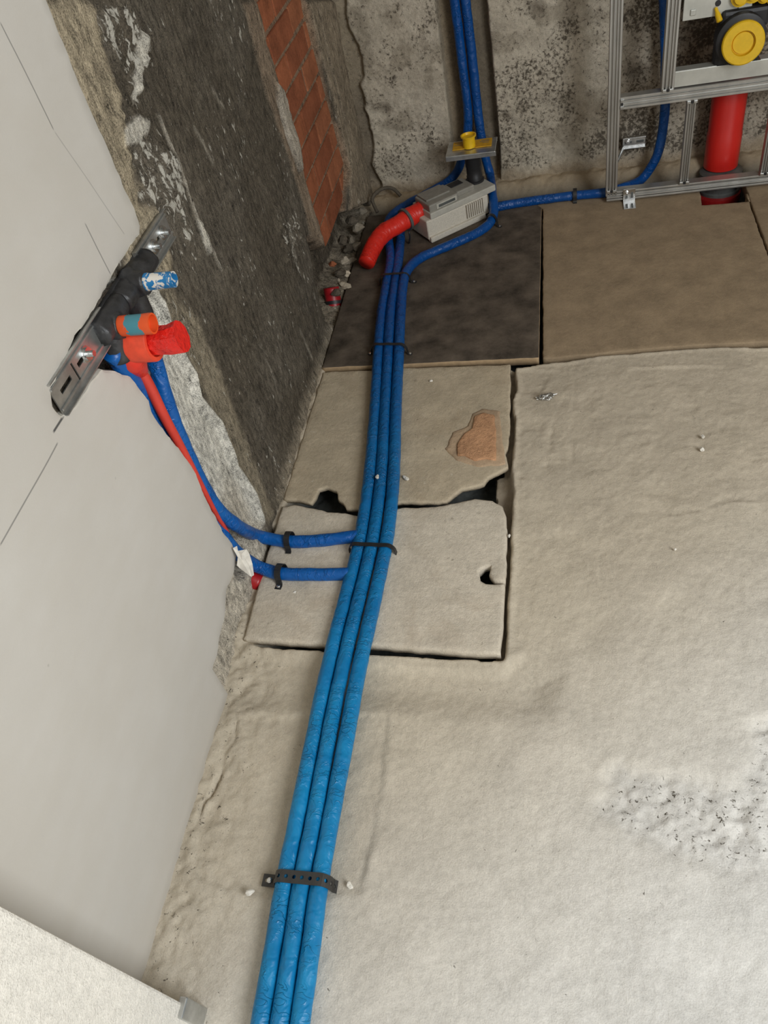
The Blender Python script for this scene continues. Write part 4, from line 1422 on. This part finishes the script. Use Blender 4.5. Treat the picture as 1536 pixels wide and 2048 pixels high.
# crumpled foil
fc = F(1090, 795, .004)
bm = bmesh.new()
bmesh.ops.create_icosphere(bm, subdivisions=3, radius=1)
for v in bm.verts:
    k = .7 + .6 * random.random()
    v.co = Vector((v.co.x * .020 * k + (.008 if v.co.y > .3 else 0), v.co.y * .011 * k, v.co.z * .005 * k)) + Vector(fc) + Vector((0, 0, .003))
tag(from_bm('foil_scrap', bm, M_FOILBIT), 'small crumpled silver foil scrap on the screed', 'scrap')

# rubble in the dark corner
RB = [((706, 408), .022, 0), ((722, 425), .026, 0), ((735, 408), .020, 1), ((700, 440), .024, 1), ((716, 455), .028, 0), ((703, 478), .022, 0), ((695, 500), .024, 1), ((713, 492), .018, 0), ((690, 522), .022, 0), ((702, 520), .016, 0), ((683, 546), .020, 1), ((694, 548), .018, 2), ((678, 566), .024, 2), ((690, 572), .020, 2), ((672, 585), .018, 1), ((745, 392), .018, 0), ((760, 384), .022, 1), ((775, 392), .016, 0), ((728, 390), .024, 0), ((684, 480), .02, 1), ((664, 528), .015, 3)]
mats_ = [M_STONE, M_DIRT, mat_mineral('pale_mortar_lump', (.58, .50, .38), amp=.3), M_BRICK[0]]
word = ['greyish', 'dark', 'pale', 'orange brick']
RB.sort(key=lambda r: r[0][1])
cnt = {}
ORD = ['first', 'second', 'third', 'fourth', 'fifth', 'sixth', 'seventh', 'eighth', 'ninth', 'tenth', 'eleventh']
for i, ((a, b), s, k_) in enumerate(RB):
    p = F(a, b, .01)
    if p[0] < .0: p = np.array(W(a, b, -.02 + .01 * (i % 3)))
    z = max(-.02, p[2] - s * .7)
    cnt[k_] = cnt.get(k_, 0) + 1
    stone('rubble_stone', (p[0], p[1], z), s * .85, mats_[k_], '%s rubble lump in the corner heap, %s of its colour from back wall' % (word[k_], ORD[cnt[k_] - 1]), 'rubble', 100 + i, 'rubble lumps in the corner')
tag(tube('dry_root', [(.05, -.13, .02), (.035, -.10, .055), (.06, -.07, .07), (.10, -.05, .06), (.125, -.06, .035)], .006, M_DIRT, seg=8, wob=.002, seed=70), 'curled dry brown root in the corner behind the red hose', 'root')
# loose crumbs on the floor
CR = [((862, 762, .006), 'below the dark board beside the bundle'), ((755, 955, .033), 'lying on the middle blue pipe'), ((812, 958, .005), 'right of the bundle on the slab'), ((1018, 1072, .006), 'in the joint right of the front slab'),
      ((1405, 875, .004), 'on the screed at right, upper of two'), ((1403, 902, .003), 'on the screed at right, lower of two'), ((590, 1186, .006), 'below the lower branch pipe'), ((700, 1772, .003), 'right of the perforated strap'), ((500, 1785, .006), 'left of the bundle below the perforated strap'), ((1350, 1100, .006), 'on the screed in the middle right')]
for i, ((a, b, z), wtxt) in enumerate(CR):
    p = F(a, b, z)
    stone('plaster_crumb', (p[0], p[1], p[2] - .002), .0042 + .0012 * (i % 3), M_PAPER, 'tiny white plaster crumb ' + wtxt, 'crumb', 300 + i, 'white crumbs')
